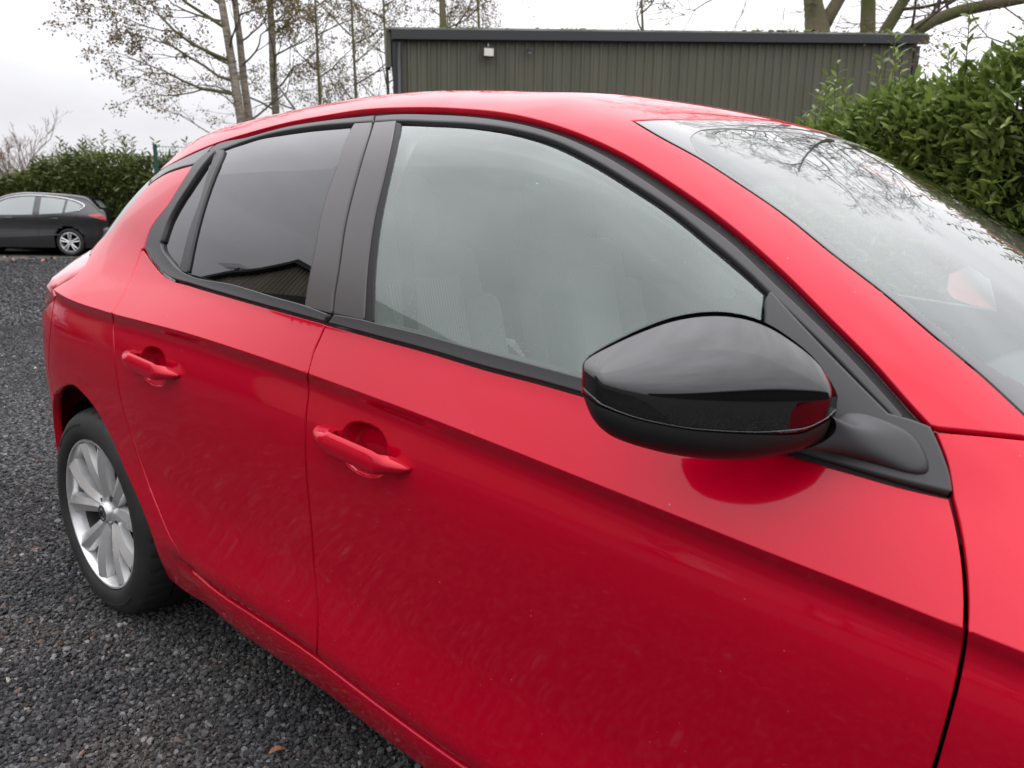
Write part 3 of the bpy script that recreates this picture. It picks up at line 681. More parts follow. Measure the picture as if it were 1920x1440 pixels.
# --- door handles
def handle(door, A, B, name):
    pts, _ = raycast(curve([A, B], 3.)); Nn = normal_at(pts); n = len(pts); s = np.linspace(0, 1, n)
    T = pts[-1]-pts[0]; L = np.linalg.norm(T); T /= L
    V = []
    # faceted section (out, up): sharp ridge between a top and a front facet
    sec = np.array([(.0, .55), (.45, .95), (.80, .80), (.97, .42), (1.0, .05), (.93, -.45), (.72, -.82), (.40, -1.0), (.1, -.9), (.0, -.5)])
    for i in range(n):
        e = min(s[i], 1-s[i]); sn = math.sin(math.pi*min(max(s[i], 0.012), .988))
        el_ = np.clip(s[i]/.15, 0, 1)**.6; er_ = np.clip((1-s[i])/.24, 0, 1)**.62; lift_ = .005+.031*min(.35+.65*el_, er_); hh = .0205*min(1., .66+1.8*s[i])*max(.14, np.clip((1-s[i])/.30, 0, 1)**.45); up = np.cross(Nn[i], T); up *= np.sign(up[2])
        base = -.004 if e < .16 else min(lift_-.013, -.004+(e-.16)/.06*(lift_-.009))
        for o_, u_ in sec: V.append(pts[i]+Nn[i]*(base+(lift_-base)*o_)+up*hh*(u_-.25*o_))
    k = len(sec); V = np.array(V)
    Fc = [(i*k+j, i*k+(j+1) % k, (i+1)*k+(j+1) % k, (i+1)*k+j) for i in range(n-1) for j in range(k)]+[tuple(range(k))[::-1], tuple((n-1)*k+j for j in range(k))]
    o = mobj('door_handle', V, Fc, PAINT, door[0], True, None, 38)
    import bmesh
    bm = bmesh.new(); bm.from_mesh(o.data); bmesh.ops.recalc_face_normals(bm, faces=bm.faces); bm.to_mesh(o.data); bm.free(); o.data.set_sharp_from_angle(angle=R(38))
    bevel(o, .0014, 2)
    m = mirror_y(o); m.parent = door[1]; bevel(m, .002, 2)
handle(FD, (601, 806), (771, 880), 'f'); handle(RD, (244, 664), (337, 704), 'r')

# --- door mirror
O2 = np.array((1.772, -.995)); I2 = np.array((1.985, -.838)); ax = (I2-O2)/np.linalg.norm(I2-O2); nf = np.array((ax[1], -ax[0]))  # nf faces forward-outward
if nf[0] < 0: nf = -nf
def onplane(pxs):
    D = px_dir(pxs); n3 = np.array((nf[0], nf[1], 0)); t = ((np.array((O2[0], O2[1], 0))-CO)@n3)/(D@n3); P = CO+D*t[:, None]
    return np.c_[(P[:, :2]-O2)@ax, P[:, 2]]
def ucurve(pxs): q = onplane(pxs); o_ = np.argsort(q[:, 0]); return q[o_]
TOPL = ucurve([(1092, 688), (1096, 678), (1111, 667), (1140, 652), (1186, 630), (1248, 606), (1298, 595), (1345, 592), (1380, 595), (1415, 603), (1450, 618), (1477, 636), (1507, 657), (1532, 679), (1552, 706), (1567, 733), (1571, 744)])
RIDG = ucurve([(1092, 692), (1115, 703), (1150, 713), (1200, 724), (1250, 729), (1330, 733), (1400, 737), (1500, 741), (1571, 746)])
LENT = ucurve([(1093, 722), (1115, 735), (1136, 744), (1191, 761), (1280, 776), (1400, 786), (1498, 787), (1571, 765)])
LENB = ucurve([(1094, 736), (1115, 745), (1136, 752), (1191, 767), (1280, 782), (1400, 793), (1488, 800), (1571, 772)])
BOTL = ucurve([(1094, 738), (1098, 755), (1104, 772), (1113, 789), (1140, 815), (1180, 830), (1240, 846), (1290, 854), (1332, 859), (1402, 859), (1457, 850), (1500, 842), (1536, 828), (1555, 800), (1566, 780), (1571, 772)])
u0 = TOPL[0, 0]; u1 = TOPL[-1, 0]; NU = 56
U = u0+(u1-u0)*(.5-.5*np.cos(np.linspace(0, math.pi, NU)))*.999+.0002*(u1-u0)
zt = Sp(TOPL)(U) if False else np.interp(U, TOPL[:, 0], TOPL[:, 1]); 
def interp_s(c, U): return np.interp(U, c[:, 0], c[:, 1])
def smooth1(a, n=2):
    for _ in range(n): a = np.r_[a[0], (a[:-2]+2*a[1:-1]+a[2:])/4, a[-1]]
    return a
zt = smooth1(interp_s(TOPL, U), 3); zr = smooth1(interp_s(RIDG, U)); z1 = smooth1(interp_s(LENT, U)); z2 = smooth1(interp_s(LENB, U)); zb_ = smooth1(interp_s(BOTL, U), 3)
uu = (U-u0)/(u1-u0)
Dp = .066*np.clip(np.sin(np.pi*np.clip(uu*.93+.07, 0, 1)), 0, 1)**.55*(1-.25*uu)*np.clip(uu/.06, 0, 1)**.5*np.clip((1-uu)/.05, 0, 1)**.5
prof = [(zt, lambda t: 0), ]
def rowpts(z, d): return np.c_[O2[0]+ax[0]*U+nf[0]*d, O2[1]+ax[1]*U+nf[1]*d, z]
rowsM = []
def band(za, zb2, n, fn, first=False):
    for k in range(0 if first else 1, n+1):
        t = k/n; rowsM.append(rowpts(za*(1-t)+zb2*t, Dp*fn(t)))
band(zt, zr, 12, lambda t: 1-(1-t)**1.9, True); nc1 = len(rowsM)
band(zr, z1, 4, lambda t: 1.0-.06*t**1.5); nc2 = len(rowsM)
Vc = np.vstack(rowsM)
def gridF(n0, n1, m): return [(r*m+i, r*m+i+1, (r+1)*m+i+1, (r+1)*m+i) for r in range(n0, n1) for i in range(m-1)]
def mesh_rows(name, rows, mt, parent, sharp=None):
    return mobj(name, np.vstack(rows), [f[::-1] for f in gridF(0, len(rows)-1, NU)], mt, parent, True, None, sharp)
# housing: lower bowl and rear half
low = []
for k in range(11):
    t = k/10; low.append(rowpts(z2*(1-t)+zb_*t, Dp*(.93*(1-t**2.4)**.62)))
for k in range(1, 13):
    t = k/12; low.append(rowpts(zb_*(1-t)+zt*t, -.055*np.clip(Dp/.066, 0, 1)*math.sin(math.pi*t)**.45))
HOU = mesh_rows('mirror_housing', low, mat('mirror_housing_black', (.010, .010, .0105), .45), FD[0])
CAP = mesh_rows('mirror_cap', rowsM, GLOSSB, HOU)
CAP.parent = HOU
rim = [rowpts(zt+.0045*np.sin(np.pi*uu)**.6, -.004*np.ones(NU)+0*Dp), rowpts(zt+.003*np.sin(np.pi*uu)**.6, -.03*np.clip(Dp/.085, 0, 1)), rowpts(zt-.012, -.055*np.clip(Dp/.085, 0, 1))]
mesh_rows('mirror_rim', rim, MATTEB, HOU)
LENS = glass('indicator_lens', (.35, .33, .34), 2.2, 1.55)
ln = [rowpts(z1*(1-t)+z2*t, Dp*(.945-.01*t)-.0025*(1-math.sin(math.pi*t))) for t in np.linspace(0, 1, 5)]
mesh_rows('indicator_lens', ln, LENS, HOU)
lnb = [rowpts(z1*(1-t)+z2*t, Dp*.945-.009) for t in (0, .5, 1)]
mesh_rows('indicator_backing', lnb, mat('indicator_reflector', (.07, .055, .055), .3, .6), HOU)
led = MB()
for px_ in ((1447, 793), (1458, 794), (1466, 793), (1475, 793)):
    q = onplane([px_])[0]; d = np.interp(q[0], U, Dp)*.945-.0045; led.box((O2[0]+ax[0]*q[0]+nf[0]*d, O2[1]+ax[1]*q[0]+nf[1]*d, q[1]), (.003, .004, .0025), math.atan2(nf[1], nf[0]))
led.build('indicator_led', LEDM, HOU)
q = onplane([(1096, 730)])[0]; am_ = MB().box((O2[0]+ax[0]*(q[0]+.004), O2[1]+ax[1]*(q[0]+.004), q[1]), (.004, .012, .008), math.atan2(nf[1], nf[0])); am_.build('amber_marker', mat('amber', (.5, .06, .02), .3, 0, 1.), HOU)
# mirror glass on the rear side
gl = [rowpts(zt*(1-t)+zb_*t, -.05*np.ones(NU)) for t in (.12, .88)]
gl = [g[6:-8] for g in gl]; m6 = len(gl[0]); mobj('mirror_glass', np.vstack(gl), [(i, i+1, m6+i+1, m6+i) for i in range(m6-1)], CHROME, HOU)
# arm from plate to housing
def ring_on(pxs, off): P, _ = raycast(pxs, off); return P
footpx = [(1575, 772), (1605, 768), (1645, 778), (1690, 797), (1722, 814), (1742, 850), (1752, 886), (1730, 894), (1680, 880), (1615, 863), (1560, 849), (1545, 836), (1555, 800)]
nfp = len(footpx); base = ring_on(footpx, .010)
tgt2 = onplane([(1480, 770), (1500, 765), (1525, 765), (1545, 770), (1558, 778), (1562, 790), (1560, 806), (1545, 818), (1525, 830), (1500, 838), (1478, 836), (1465, 820), (1468, 790)])
tgt = np.c_[O2[0]+ax[0]*tgt2[:, 0]+nf[0]*.012, O2[1]+ax[1]*tgt2[:, 0]+nf[1]*.012, tgt2[:, 1]]
arms = []
bn = normal_at(base)
for t in np.linspace(0, 1, 12):
    h = t*t*(3-2*t)
    P = base*(1-t)+tgt*t
    c0 = base.mean(0)*(1-t)+tgt.mean(0)*t
    sc_ = 1-.24*math.sin(math.pi*t)**.8; arms.append(c0+(P-c0)*sc_+np.array((0, .004*math.sin(math.pi*t), -.004*math.sin(math.pi*t))))
Va = np.vstack(arms+[base-bn*.02]); 
Fa = [(r*nfp+i, r*nfp+(i+1) % nfp, (r+1)*nfp+(i+1) % nfp, (r+1)*nfp+i) for r in range(11) for i in range(nfp)]+[(12*nfp+i, 12*nfp+(i+1) % nfp, (i+1) % nfp, i) for i in range(nfp)]
ARM = fixn(mobj('mirror_arm', Va, Fa, MATTEB, HOU)); subsurf(ARM, 1)
# far-side mirror: copies with the geometry mirrored
H2 = mirror_y(HOU); H2.parent = FD[1]
for ch in list(HOU.children):
    if ch.name.startswith(('indicator_led', 'amber')): continue
    m_ = mirror_y(ch); m_.parent = H2

# --- wheels
BARREL = mat('barrel_grey', (.10, .10, .10), .5, .5)
def wheel(xw, sgn):
    b = MB(); k = 240
    prof = [(.222, -.845), (.232, -.852), (.245, -.8545), (.262, -.853), (.280, -.846), (.293, -.836), (.301, -.822), (.3055, -.806), (.3085, -.790), (.310, -.772), (.303, -.7715), (.303, -.7645), (.3105, -.764), (.3115, -.735), (.304, -.7345), (.304, -.7275), (.3115, -.727), (.311, -.70), (.309, -.68), (.300, -.668), (.26, -.655), (.222, -.66)]
    b.lathe(prof, k); V = b.V[0].reshape(len(prof), k, 3)
    for i in (6, 7, 8, 9):       # shoulder sipes
        cut = (np.arange(k) % 6 == 0); V[i, cut, 0] *= .985; V[i, cut, 2] *= .985
    for i in (17, 18): 
        cut = (np.arange(k) % 6 == 3); V[i, cut, 0] *= .985; V[i, cut, 2] *= .985
    root = mobj('wheel', V.reshape(-1, 3)*np.array((1, 1, 1)), b.F, TYRE, CAR, True, None, 32)
    # raised lettering ring blocks on the sidewall
    t = MB()
    for a0 in (1.75, 4.75):
        for j in range(9):
            a = a0+j*.085; r = .263; t.box((r*math.cos(a), -.8535, r*math.sin(a)), (.014+.004*(j % 3), .0016, .005), 0, np.array(((-math.sin(a), 0, math.cos(a)), (0, 1, 0), (math.cos(a), 0, math.sin(a)))).T)
    t.build('sidewall_marks', TYRE, root)['kind'] = 'stuff'
    r = MB(); r.lathe([(.2035, -.805), (.205, -.815), (.2085, -.836), (.2135, -.8435), (.219, -.8445), (.2215, -.840), (.2215, -.800)], 96, closed=True)
    bl_ = MB(); bl_.lathe([(.2205, -.66), (.205, -.68), (.200, -.78), (.2034, -.806), (.2205, -.806)], 72); bl_.build('rim_barrel', BARREL, root, True, 40)
    rimo = r.build('rim', ALLOY, root, True, 40)
    # five twin spokes, dished face, each a wedge with a raised crown
    spk = MB()
    for s in range(5):
        for e in (-1, 1):
            A = math.pi/2+s*2*math.pi/5+.10
            V = []; Fs = []
            rs = np.linspace(.040, .209, 9)
            for i, rr_ in enumerate(rs):
                t_ = (rr_-.040)/.169; a = A+e*(.30+.02*t_-.12*(1-t_))*1.0
                hw = (.021+.0135*t_)/max(rr_, .05)*1.0*(.95 if t_ > .1 else .8)
                y = -.812-.024*math.sin(min(t_*1.25, 1)*math.pi/2)
                inner = a-e*hw; outer = a+e*hw*.95
                for aa, dy in ((inner, .020), (inner+e*hw*.15, .001), (a-e*hw*.1, -.0075), (outer-e*hw*.12, .0035), (outer, .026)):
                    V.append((rr_*math.cos(aa), y+dy, rr_*math.sin(aa)))
            n = len(rs); Fs = [(5*i+j, 5*i+j+1, 5*i+6+j, 5*i+5+j) for i in range(n-1) for j in range(4)]
            spk.add(V, [f if e > 0 else f[::-1] for f in Fs])
    sp_ = fixn(spk.build('spokes', ALLOY, root, True, 28))
    h = MB(); h.lathe([(.0, -.828), (.020, -.830), (.030, -.829), (.0325, -.825), (.034, -.818), (.052, -.815), (.064, -.808), (.066, -.79)], 48); h.build('hub', ALLOY, root, True, 35)
    c = MB(); c.lathe([(.0, -.8315), (.019, -.8330), (.0265, -.8335), (.029, -.831), (.0285, -.826)], 40); cp = c.build('centre_cap', ALLOY, root, True, 35)
    em = MB(); em.lathe([(.0185, -.8345), (.0205, -.8362), (.0225, -.8345)], 32)
    em.tube([(-.010, -.8350, -.010), (-.004, -.8358, -.002), (-.006, -.8358, .006), (.002, -.8358, .011), (.007, -.8358, .006), (.003, -.8358, -.003), (.009, -.835, -.009)], .0024, 6); em.build('cap_emblem', mat('emblem_dark', (.06, .06, .06), .3, .8) if 'emblem_dark' not in MATS else MATS['emblem_dark'], root, True)
    for s in range(4):
        a = math.pi/4+s*math.pi/2+.3; nb_ = MB(); nb_.tube([(.050*math.cos(a), -.800, .050*math.sin(a)), (.050*math.cos(a), -.817, .050*math.sin(a))], .0095, 6); nb_.build('wheel_bolt', STEEL, root, False)
    d = MB(); d.lathe([(.0, -.745), (.125, -.745), (.130, -.74), (.130, -.72), (.0, -.72)], 48); d.lathe([(.0, -.70), (.19, -.70)], 32); d.build('brake_disc', STEEL, root, True, 35)
    root.location = (xw, 0, .311)
    if sgn > 0: root.rotation_euler = (0, 0, math.pi)
    return root
for xw in (0, 2.538):
    for sgn in (-1, 1): wheel(xw, sgn)

# --- interior
def cushion(name, c, d, M=None, mt=SEATF, parent=None, bw=.05):
    o = MB().box((0, 0, 0), d).build(name, mt, parent or CAR, True); bevel(o, bw, 5)
    o.location = c
    if M is not None: o.rotation_euler = M
    return o
for sy in (-1, 1):
    y = sy*.36
    s = cushion('front_seat', (1.08, y, .48), (.52, .50, .17))
    bk = cushion('seat_back', (0, 0, 0), (.15, .48, .64), (0, R(-14), 0), SEATF, s, .06); bk.location = (-.26, 0, .30)
    ins = cushion('seat_insert', (.062, 0, -.02), (.05, .27, .52), None, SEATL, s, .02); ins.location = (-.200, 0, .285); ins.rotation_euler = (0, R(-14), 0)
    for e in (-1, 1):
        bo = cushion('seat_bolster', (0, 0, 0), (.13, .10, .46), None, SEATF, s, .045); bo.location = (-.185, e*.185, .26); bo.rotation_euler = (0, R(-14), 0)
    hr = cushion('headrest', (0, 0, 0), (.11, .27, .19), None, SEATF, s, .05); hr.location = (-.36, 0, .69); hr.rotation_euler = (0, R(-10), 0)
    for e in (-.07, .07): MB().tube([(-.335, e, .55), (-.352, e, .64)], .007, 8).build('headrest_post', CHROME, s, True)
bn_ = cushion('rear_bench', (.38, 0, .52), (.50, 1.20, .18), (0, R(-8), 0)); bb = cushion('seat_back', (0, 0, 0), (.16, 1.2, .58), None, SEATF, bn_, .05); bb.location = (-.28, 0, .34); bb.rotation_euler = (0, R(-18), 0)
for e in (-.38, .38):
    hr = cushion('headrest', (0, 0, 0), (.09, .26, .15), None, SEATF, bn_, .04); hr.location = (-.38, e, .68)
xsd = np.linspace(1.88, 2.33, 8); V = []; Fd = []
wd = np.linspace(-.68, .68, 15)
for i, x in enumerate(xsd):
    for wv in wd:
        t = i/7; V.append((x, wv, .80+.13*math.sin(min(1, t*1.6)*math.pi/2)+.012*math.cos(wv*5)-.03*t))
for wv in wd: V.append((1.93, wv, .50))
Fd = [(i*15+j, i*15+j+1, (i+1)*15+j+1, (i+1)*15+j) for i in range(7) for j in range(14)]+[(120+j, 120+j+1, j+1, j) for j in range(14)]
mobj('dashboard', V, Fd, mat('dash_grey', (.16, .162, .162), .75), CAR)
bevel(MB().box((1.93, -.36, .925), (.14, .34, .09)).build('instrument_hood', PLAST, CAR, True), .03, 4)
a = np.linspace(0, 2*math.pi, 41); st = [np.array((1.70, -.36, .83))+.182*(math.cos(t)*np.array((0, 1, 0))+math.sin(t)*np.array((.42, 0, .907))) for t in a]
sw = MB().tube(st, .0155, 10, False); sw.tube([(1.79, -.36, .79), (1.72, -.36, .82)], [.05, .075], 16)
for an in (0, math.pi, -math.pi/2): sw.tube([(1.72, -.36, .82), np.array((1.70, -.36, .83))+.18*(math.cos(an)*np.array((0, 1, 0))+math.sin(an)*np.array((.42, 0, .907)))], [.02, .014], 8)
sw.build('steering_wheel', PLAST, CAR, True, 40)
# headliner under the roof
xh = np.linspace(-.1, 1.50, 24); wh = np.linspace(-.52, .52, 21); V = []
for x in xh:
    zz_ = ztop(np.full(21, x), np.abs(wh))-.045-.05*np.clip((np.abs(wh)-.40)/.12, 0, 1)**2
    V += [(x, a_, b_) for a_, b_ in zip(wh, zz_)]
mobj('headliner', V, [(i*21+j, i*21+j+1, (i+1)*21+j+1, (i+1)*21+j) for i in range(23) for j in range(20)], HEADL, CAR)
for sgn in (-1, 1):
    # inner door cards and pillar trims
    V = []; xs = np.linspace(.3, 2.12, 30); zs = np.linspace(0, 1, 12)
    for x in xs:
        for k in zs: z = .25+(ZBL(x)+.02-.25)*k; V.append((x, sgn*(ws(x, z)-.030-.07*np.clip((1-k)*2.5, 0, 1)), z))
    mobj('door_card', V, [(i*12+j, i*12+j+1, (i+1)*12+j+1, (i+1)*12+j) for i in range(29) for j in range(11)], PLAST, CAR)
    zs = np.linspace(.9, 1.33, 12); V = []
    for z in zs:
        xc = 1.075+.03*(1.35-z)/.4-.02
        wv = solve_w(np.array([xc]), np.array([z]))[0]-.035
        for dx, dw in ((-.075, 0), (-.055, -.03), (.03, -.03), (.06, 0)): V.append((xc+dx, sgn*(wv+dw), z))
    mobj('pillar_trim', V, [(4*i+j, 4*i+j+1, 4*i+5+j, 4*i+4+j) for i in range(11) for j in range(3)], HEADL, CAR)
    # rear pillar lining and roof-edge lining
    xs = np.linspace(-.16, .44, 14); zs = np.linspace(.70, 1.33, 14); V = []
    for x in xs:
        for z in zs: V.append((x, sgn*(solve_w(np.array([x]), np.array([z]))[0]-.022), z))
    mobj('pillar_lining', V, [(i*14+j, i*14+j+1, (i+1)*14+j+1, (i+1)*14+j) for i in range(13) for j in range(13) if xs[i] < .10+.36*(1-abs(max(zs[j], 1.02)-1.02)/.6) or zs[j] > 1.26], HEADL, CAR)
    cl_ = pxc(CANT[2:], step=14.); V = []
    Pc, Nc = lift(cl_, 'side')
    for p_, n_ in zip(Pc, Nc):
        for dz_, dd_ in ((.035, .022), (0, .024), (-.028, .022), (-.030, .045)): q_ = p_-n_*dd_+np.array((0, -.55*dz_ if False else 0, dz_)); V.append((q_[0], sgn*abs(q_[1]-0)-(0 if dz_ <= 0 else sgn*.03), q_[2]))
    mobj('roof_edge_lining', V, [(4*i+j, 4*i+j+1, 4*i+5+j, 4*i+4+j) for i in range(len(Pc)-1) for j in range(3)], HEADL, CAR)
    # grab handle and seat belt
    gh = MB(); xg = np.linspace(1.12, 1.42, 12); gh.tube([(x, sgn*(.50-.03*math.sin((x-1.12)/.30*math.pi)), 1.345-.03*math.sin((x-1.12)/.30*math.pi)) for x in xg], .010, 8); gh.build('grab_handle', HEADL, CAR, True)
    bt = MB(); V = []; pts = [(1.04, .62, 1.24), (1.05, .60, 1.0), (1.08, .62, .75), (1.10, .64, .45)]
    for p in pts: V += [(p[0]-.022, sgn*p[1], p[2]), (p[0]+.022, sgn*(p[1]), p[2])]
    bt.add(V, [(2*i, 2*i+1, 2*i+3, 2*i+2) for i in range(3)]); bt.build('seat_belt', MATTEB, CAR)
MB().box((1.27, 0, .26), (2.4, 1.4, .02)).build('carpet', CARPET, CAR)
im = MB().box((1.66, 0, 1.235), (.03, .23, .065)); o = bevel(im.build('rear_view_mirror', PLAST, CAR, True), .012, 3); 
MB().box((1.67, 0, 1.285), (.08, .10, .04)).build('sensor_cover', PLAST, CAR)

DROP = mat('water', (1, 1, 1), .0, 0, 0, Transmission_Weight=1., IOR=1.33)
dpx = []
for (cx, cy, sx, sy, n_) in ((767, 562, 8, 5, 7), (765, 586, 16, 7, 14), (735, 600, 8, 4, 7), (880, 612, 10, 3, 6), (905, 621, 26, 5, 20), (985, 652, 30, 6, 22), (1320, 440, 50, 25, 16), (1400, 500, 30, 14, 10), (900, 655, 40, 5, 10)):
    for _ in range(n_): dpx.append((cx+rng.normal(0, sx), cy+rng.normal(0, sy)))
Pd, hd = raycast(dpx, -.006); Nd = normal_at(Pd); dm = MB()
for p_, n_ in zip(Pd, Nd):
    rr_ = rng.uniform(.0008, .0021); u_ = np.cross(n_, (0, 0, 1.)); u_ /= np.linalg.norm(u_); v_ = np.cross(n_, u_)
    V = [p_+n_*(-.0012)+rr_*(u_*math.cos(a)+v_*math.sin(a)) for a in np.arange(6)*math.pi/3]+[p_+n_*(-.0012+rr_*.35)+rr_*.6*(u_*math.cos(a)+v_*math.sin(a)) for a in np.arange(6)*math.pi/3]+[p_+n_*(-.0012+rr_*.5)]
    dm.add(V, [(i, (i+1) % 6, 6+(i+1) % 6, 6+i) for i in range(6)]+[(6+i, 6+(i+1) % 6, 12) for i in range(6)])
dm.build('water_drops', DROP, FD[0], True)['kind'] = 'stuff'

# ---------------------------------------------------------------- ground
GR = mat('gravel_ground', (.045, .044, .043), .85)
def ground_nodes():
    t = GR.node_tree; bs = t.nodes['Principled BSDF']; c = N(t, 'ShaderNodeTexCoord')
    vo = N(t, 'ShaderNodeTexVoronoi', i_Scale=62.); vo.feature = 'F1'; t.links.new(c.outputs['Object'], vo.inputs['Vector'])
    hs = N(t, 'ShaderNodeSeparateColor'); t.links.new(vo.outputs['Color'], hs.inputs[0])
    rp = N(t, 'ShaderNodeValToRGB'); e = rp.color_ramp.elements; e[0].position = 0; e[0].color = (.020, .020, .020, 1); e[1].position = 1; e[1].color = (.14, .135, .13, 1)
    m = e.new(.7) if hasattr(e, 'new') else None
    if m: m.color = (.056, .054, .052, 1)
    t.links.new(hs.outputs[0], rp.inputs[0])
    n = N(t, 'ShaderNodeTexNoise', i_Scale=.9, i_Detail=5.); t.links.new(c.outputs['Object'], n.inputs['Vector'])
    r = N(t, 'ShaderNodeMapRange', i_1=.52, i_2=.72, i_3=0., i_4=.6); t.links.new(n.outputs[0], r.inputs[0])
    x = N(t, 'ShaderNodeMix', data_type='RGBA'); x.inputs[7].default_value = (.085, .072, .058, 1); t.links.new(r.outputs[0], x.inputs[0]); t.links.new(rp.outputs[0], x.inputs[6]); t.links.new(x.outputs[2], bs.inputs['Base Color'])
    b = N(t, 'ShaderNodeBump', i_Strength=.9, i_Distance=.012); b.invert = True; t.links.new(vo.outputs['Distance'], b.inputs['Height']); t.links.new(b.outputs[0], bs.inputs['Normal'])
ground_nodes()
g = mobj('ground', [(-400, -400, 0), (400, -400, 0), (400, 400, 0), (-400, 400, 0)], [(0, 1, 2, 3)], GR, None, False); tag(g, kind='structure')
# gravel stones
STONE = mat('gravel_stone', (.05, .05, .05), .85, spec=.15)
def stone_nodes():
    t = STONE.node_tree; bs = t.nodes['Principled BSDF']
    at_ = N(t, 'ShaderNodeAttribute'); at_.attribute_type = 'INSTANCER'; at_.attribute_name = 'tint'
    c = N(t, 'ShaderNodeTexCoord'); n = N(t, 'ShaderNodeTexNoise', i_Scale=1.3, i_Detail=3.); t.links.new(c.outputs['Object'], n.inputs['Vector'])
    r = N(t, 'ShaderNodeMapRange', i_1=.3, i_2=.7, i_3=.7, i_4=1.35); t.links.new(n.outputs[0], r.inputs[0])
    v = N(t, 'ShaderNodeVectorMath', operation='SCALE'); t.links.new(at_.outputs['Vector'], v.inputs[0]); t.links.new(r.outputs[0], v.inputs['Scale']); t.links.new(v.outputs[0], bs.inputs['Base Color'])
stone_nodes()
rock_col = bpy.data.collections.new('gravel_source')
import bmesh
for k in range(7):
    bm = bmesh.new(); bmesh.ops.create_icosphere(bm, subdivisions=1, radius=1.)
    dirs = rng.normal(size=(7, 3)); dirs /= np.linalg.norm(dirs, axis=1)[:, None]; ds = rng.uniform(.55, .9, 7)
    sc = np.array((1, rng.uniform(.62, .95), rng.uniform(.42, .7)))
    for v in bm.verts:
        p = np.array(v.co)*rng.uniform(.9, 1.1)
        for d_, s_ in zip(dirs, ds):
            ex = p@d_-s_
            if ex > 0: p = p-d_*ex
        v.co = p*sc
    me = bpy.data.meshes.new('stone'); bm.to_mesh(me); bm.free(); me.materials.append(STONE)
    rock_col.objects.link(bpy.data.objects.new('stone', me))
def scatter(x0, x1, y0, y1, sp, smin, smax, keep, zl=0.):
    xs = np.arange(x0, x1, sp); ys = np.arange(y0, y1, sp*.9); X, Y = np.meshgrid(xs, ys); X = X+rng.uniform(-.5, .5, X.shape)*sp; Y = Y+rng.uniform(-.5, .5, Y.shape)*sp
    P = np.c_[X.ravel(), Y.ravel()]; P = P[keep(P)]; s = rng.uniform(smin, smax, len(P))*(1+.5*(rng.random(len(P)) < .08))
    return np.c_[P, zl+s*rng.uniform(.0, .45, len(P))], s
c0 = np.array((.45, -1.1))
z1_ = lambda P: np.hypot(*(P-c0).T) < 1.9
z2_ = lambda P: (np.hypot(*(P-c0).T) >= 1.9) & ~((P[:, 1] > -.5) & (P[:, 0] > -.3))
A1, S1 = scatter(-1.6, 2.4, -3., .8, .0105, .0044, .0088, z1_)
A1b, S1b = scatter(-1.6, 2.4, -3., .8, .0165, .0048, .0108, z1_, .004)
A2, S2 = scatter(-6.5, 2.6, -4.5, 4.0, .0165, .0062, .0115, z2_)
z3_ = lambda P: (np.abs(P[:, 1]-(.6-.24*P[:, 0])) < 6) & (P[:, 0] < -6.5)
A3, S3 = scatter(-17, -6.5, -3, 11, .05, .014, .024, z3_)
A = np.vstack([A1, A1b, A2, A3]); S = np.r_[S1, S1b, S2, S3]; n = len(A)
def vnoise(P, f, seed):
    r_ = np.random.default_rng(seed); v = np.zeros(len(P))
    for k in range(5):
        a_, b_, ph = r_.normal(size=3)*f; v += np.sin(P[:, 0]*a_+P[:, 1]*b_+ph*9)
    return v/5
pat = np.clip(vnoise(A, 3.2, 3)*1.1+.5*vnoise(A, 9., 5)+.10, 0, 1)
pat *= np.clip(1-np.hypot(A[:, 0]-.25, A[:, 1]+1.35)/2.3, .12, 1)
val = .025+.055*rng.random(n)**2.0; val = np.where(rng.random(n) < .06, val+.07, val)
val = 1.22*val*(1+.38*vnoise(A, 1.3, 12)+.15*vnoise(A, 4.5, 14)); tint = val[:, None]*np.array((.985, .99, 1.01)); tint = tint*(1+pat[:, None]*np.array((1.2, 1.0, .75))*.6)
warm = rng.random(n) < .035; tint[warm] *= np.array((1.5, 1.12, .9)); wht = rng.random(n) < .0012; tint[wht] = (.42, .40, .35)
me = bpy.data.meshes.new('gravel'); me.from_pydata(A.tolist(), [], [])
def attr(nm, ty, data):
    a_ = me.attributes.new(nm, ty, 'POINT'); a_.data.foreach_set('vector' if ty == 'FLOAT_VECTOR' else 'value', np.asarray(data).ravel())
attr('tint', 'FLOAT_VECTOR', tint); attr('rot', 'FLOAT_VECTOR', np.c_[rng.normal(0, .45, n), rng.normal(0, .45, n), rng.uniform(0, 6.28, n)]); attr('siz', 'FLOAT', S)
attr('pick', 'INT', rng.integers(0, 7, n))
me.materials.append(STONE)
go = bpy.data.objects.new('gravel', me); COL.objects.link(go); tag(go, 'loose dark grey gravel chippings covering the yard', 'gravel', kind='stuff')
ng = bpy.data.node_groups.new('gravel_scatter', 'GeometryNodeTree')
ng.interface.new_socket('Geometry', in_out='INPUT', socket_type='NodeSocketGeometry'); ng.interface.new_socket('Geometry', in_out='OUTPUT', socket_type='NodeSocketGeometry')
gi = ng.nodes.new('NodeGroupInput'); gout = ng.nodes.new('NodeGroupOutput'); ip = ng.nodes.new('GeometryNodeInstanceOnPoints'); ci = ng.nodes.new('GeometryNodeCollectionInfo')
ci.inputs['Collection'].default_value = rock_col; ci.inputs['Separate Children'].default_value = True; ci.inputs['Reset Children'].default_value = True
def na(nm, ty):
    a_ = ng.nodes.new('GeometryNodeInputNamedAttribute'); a_.data_type = ty; a_.inputs[0].default_value = nm; return a_.outputs['Attribute']
ip.inputs['Pick Instance'].default_value = True
ng.links.new(gi.outputs[0], ip.inputs['Points']); ng.links.new(ci.outputs[0], ip.inputs['Instance']); ng.links.new(na('pick', 'INT'), ip.inputs['Instance Index'])
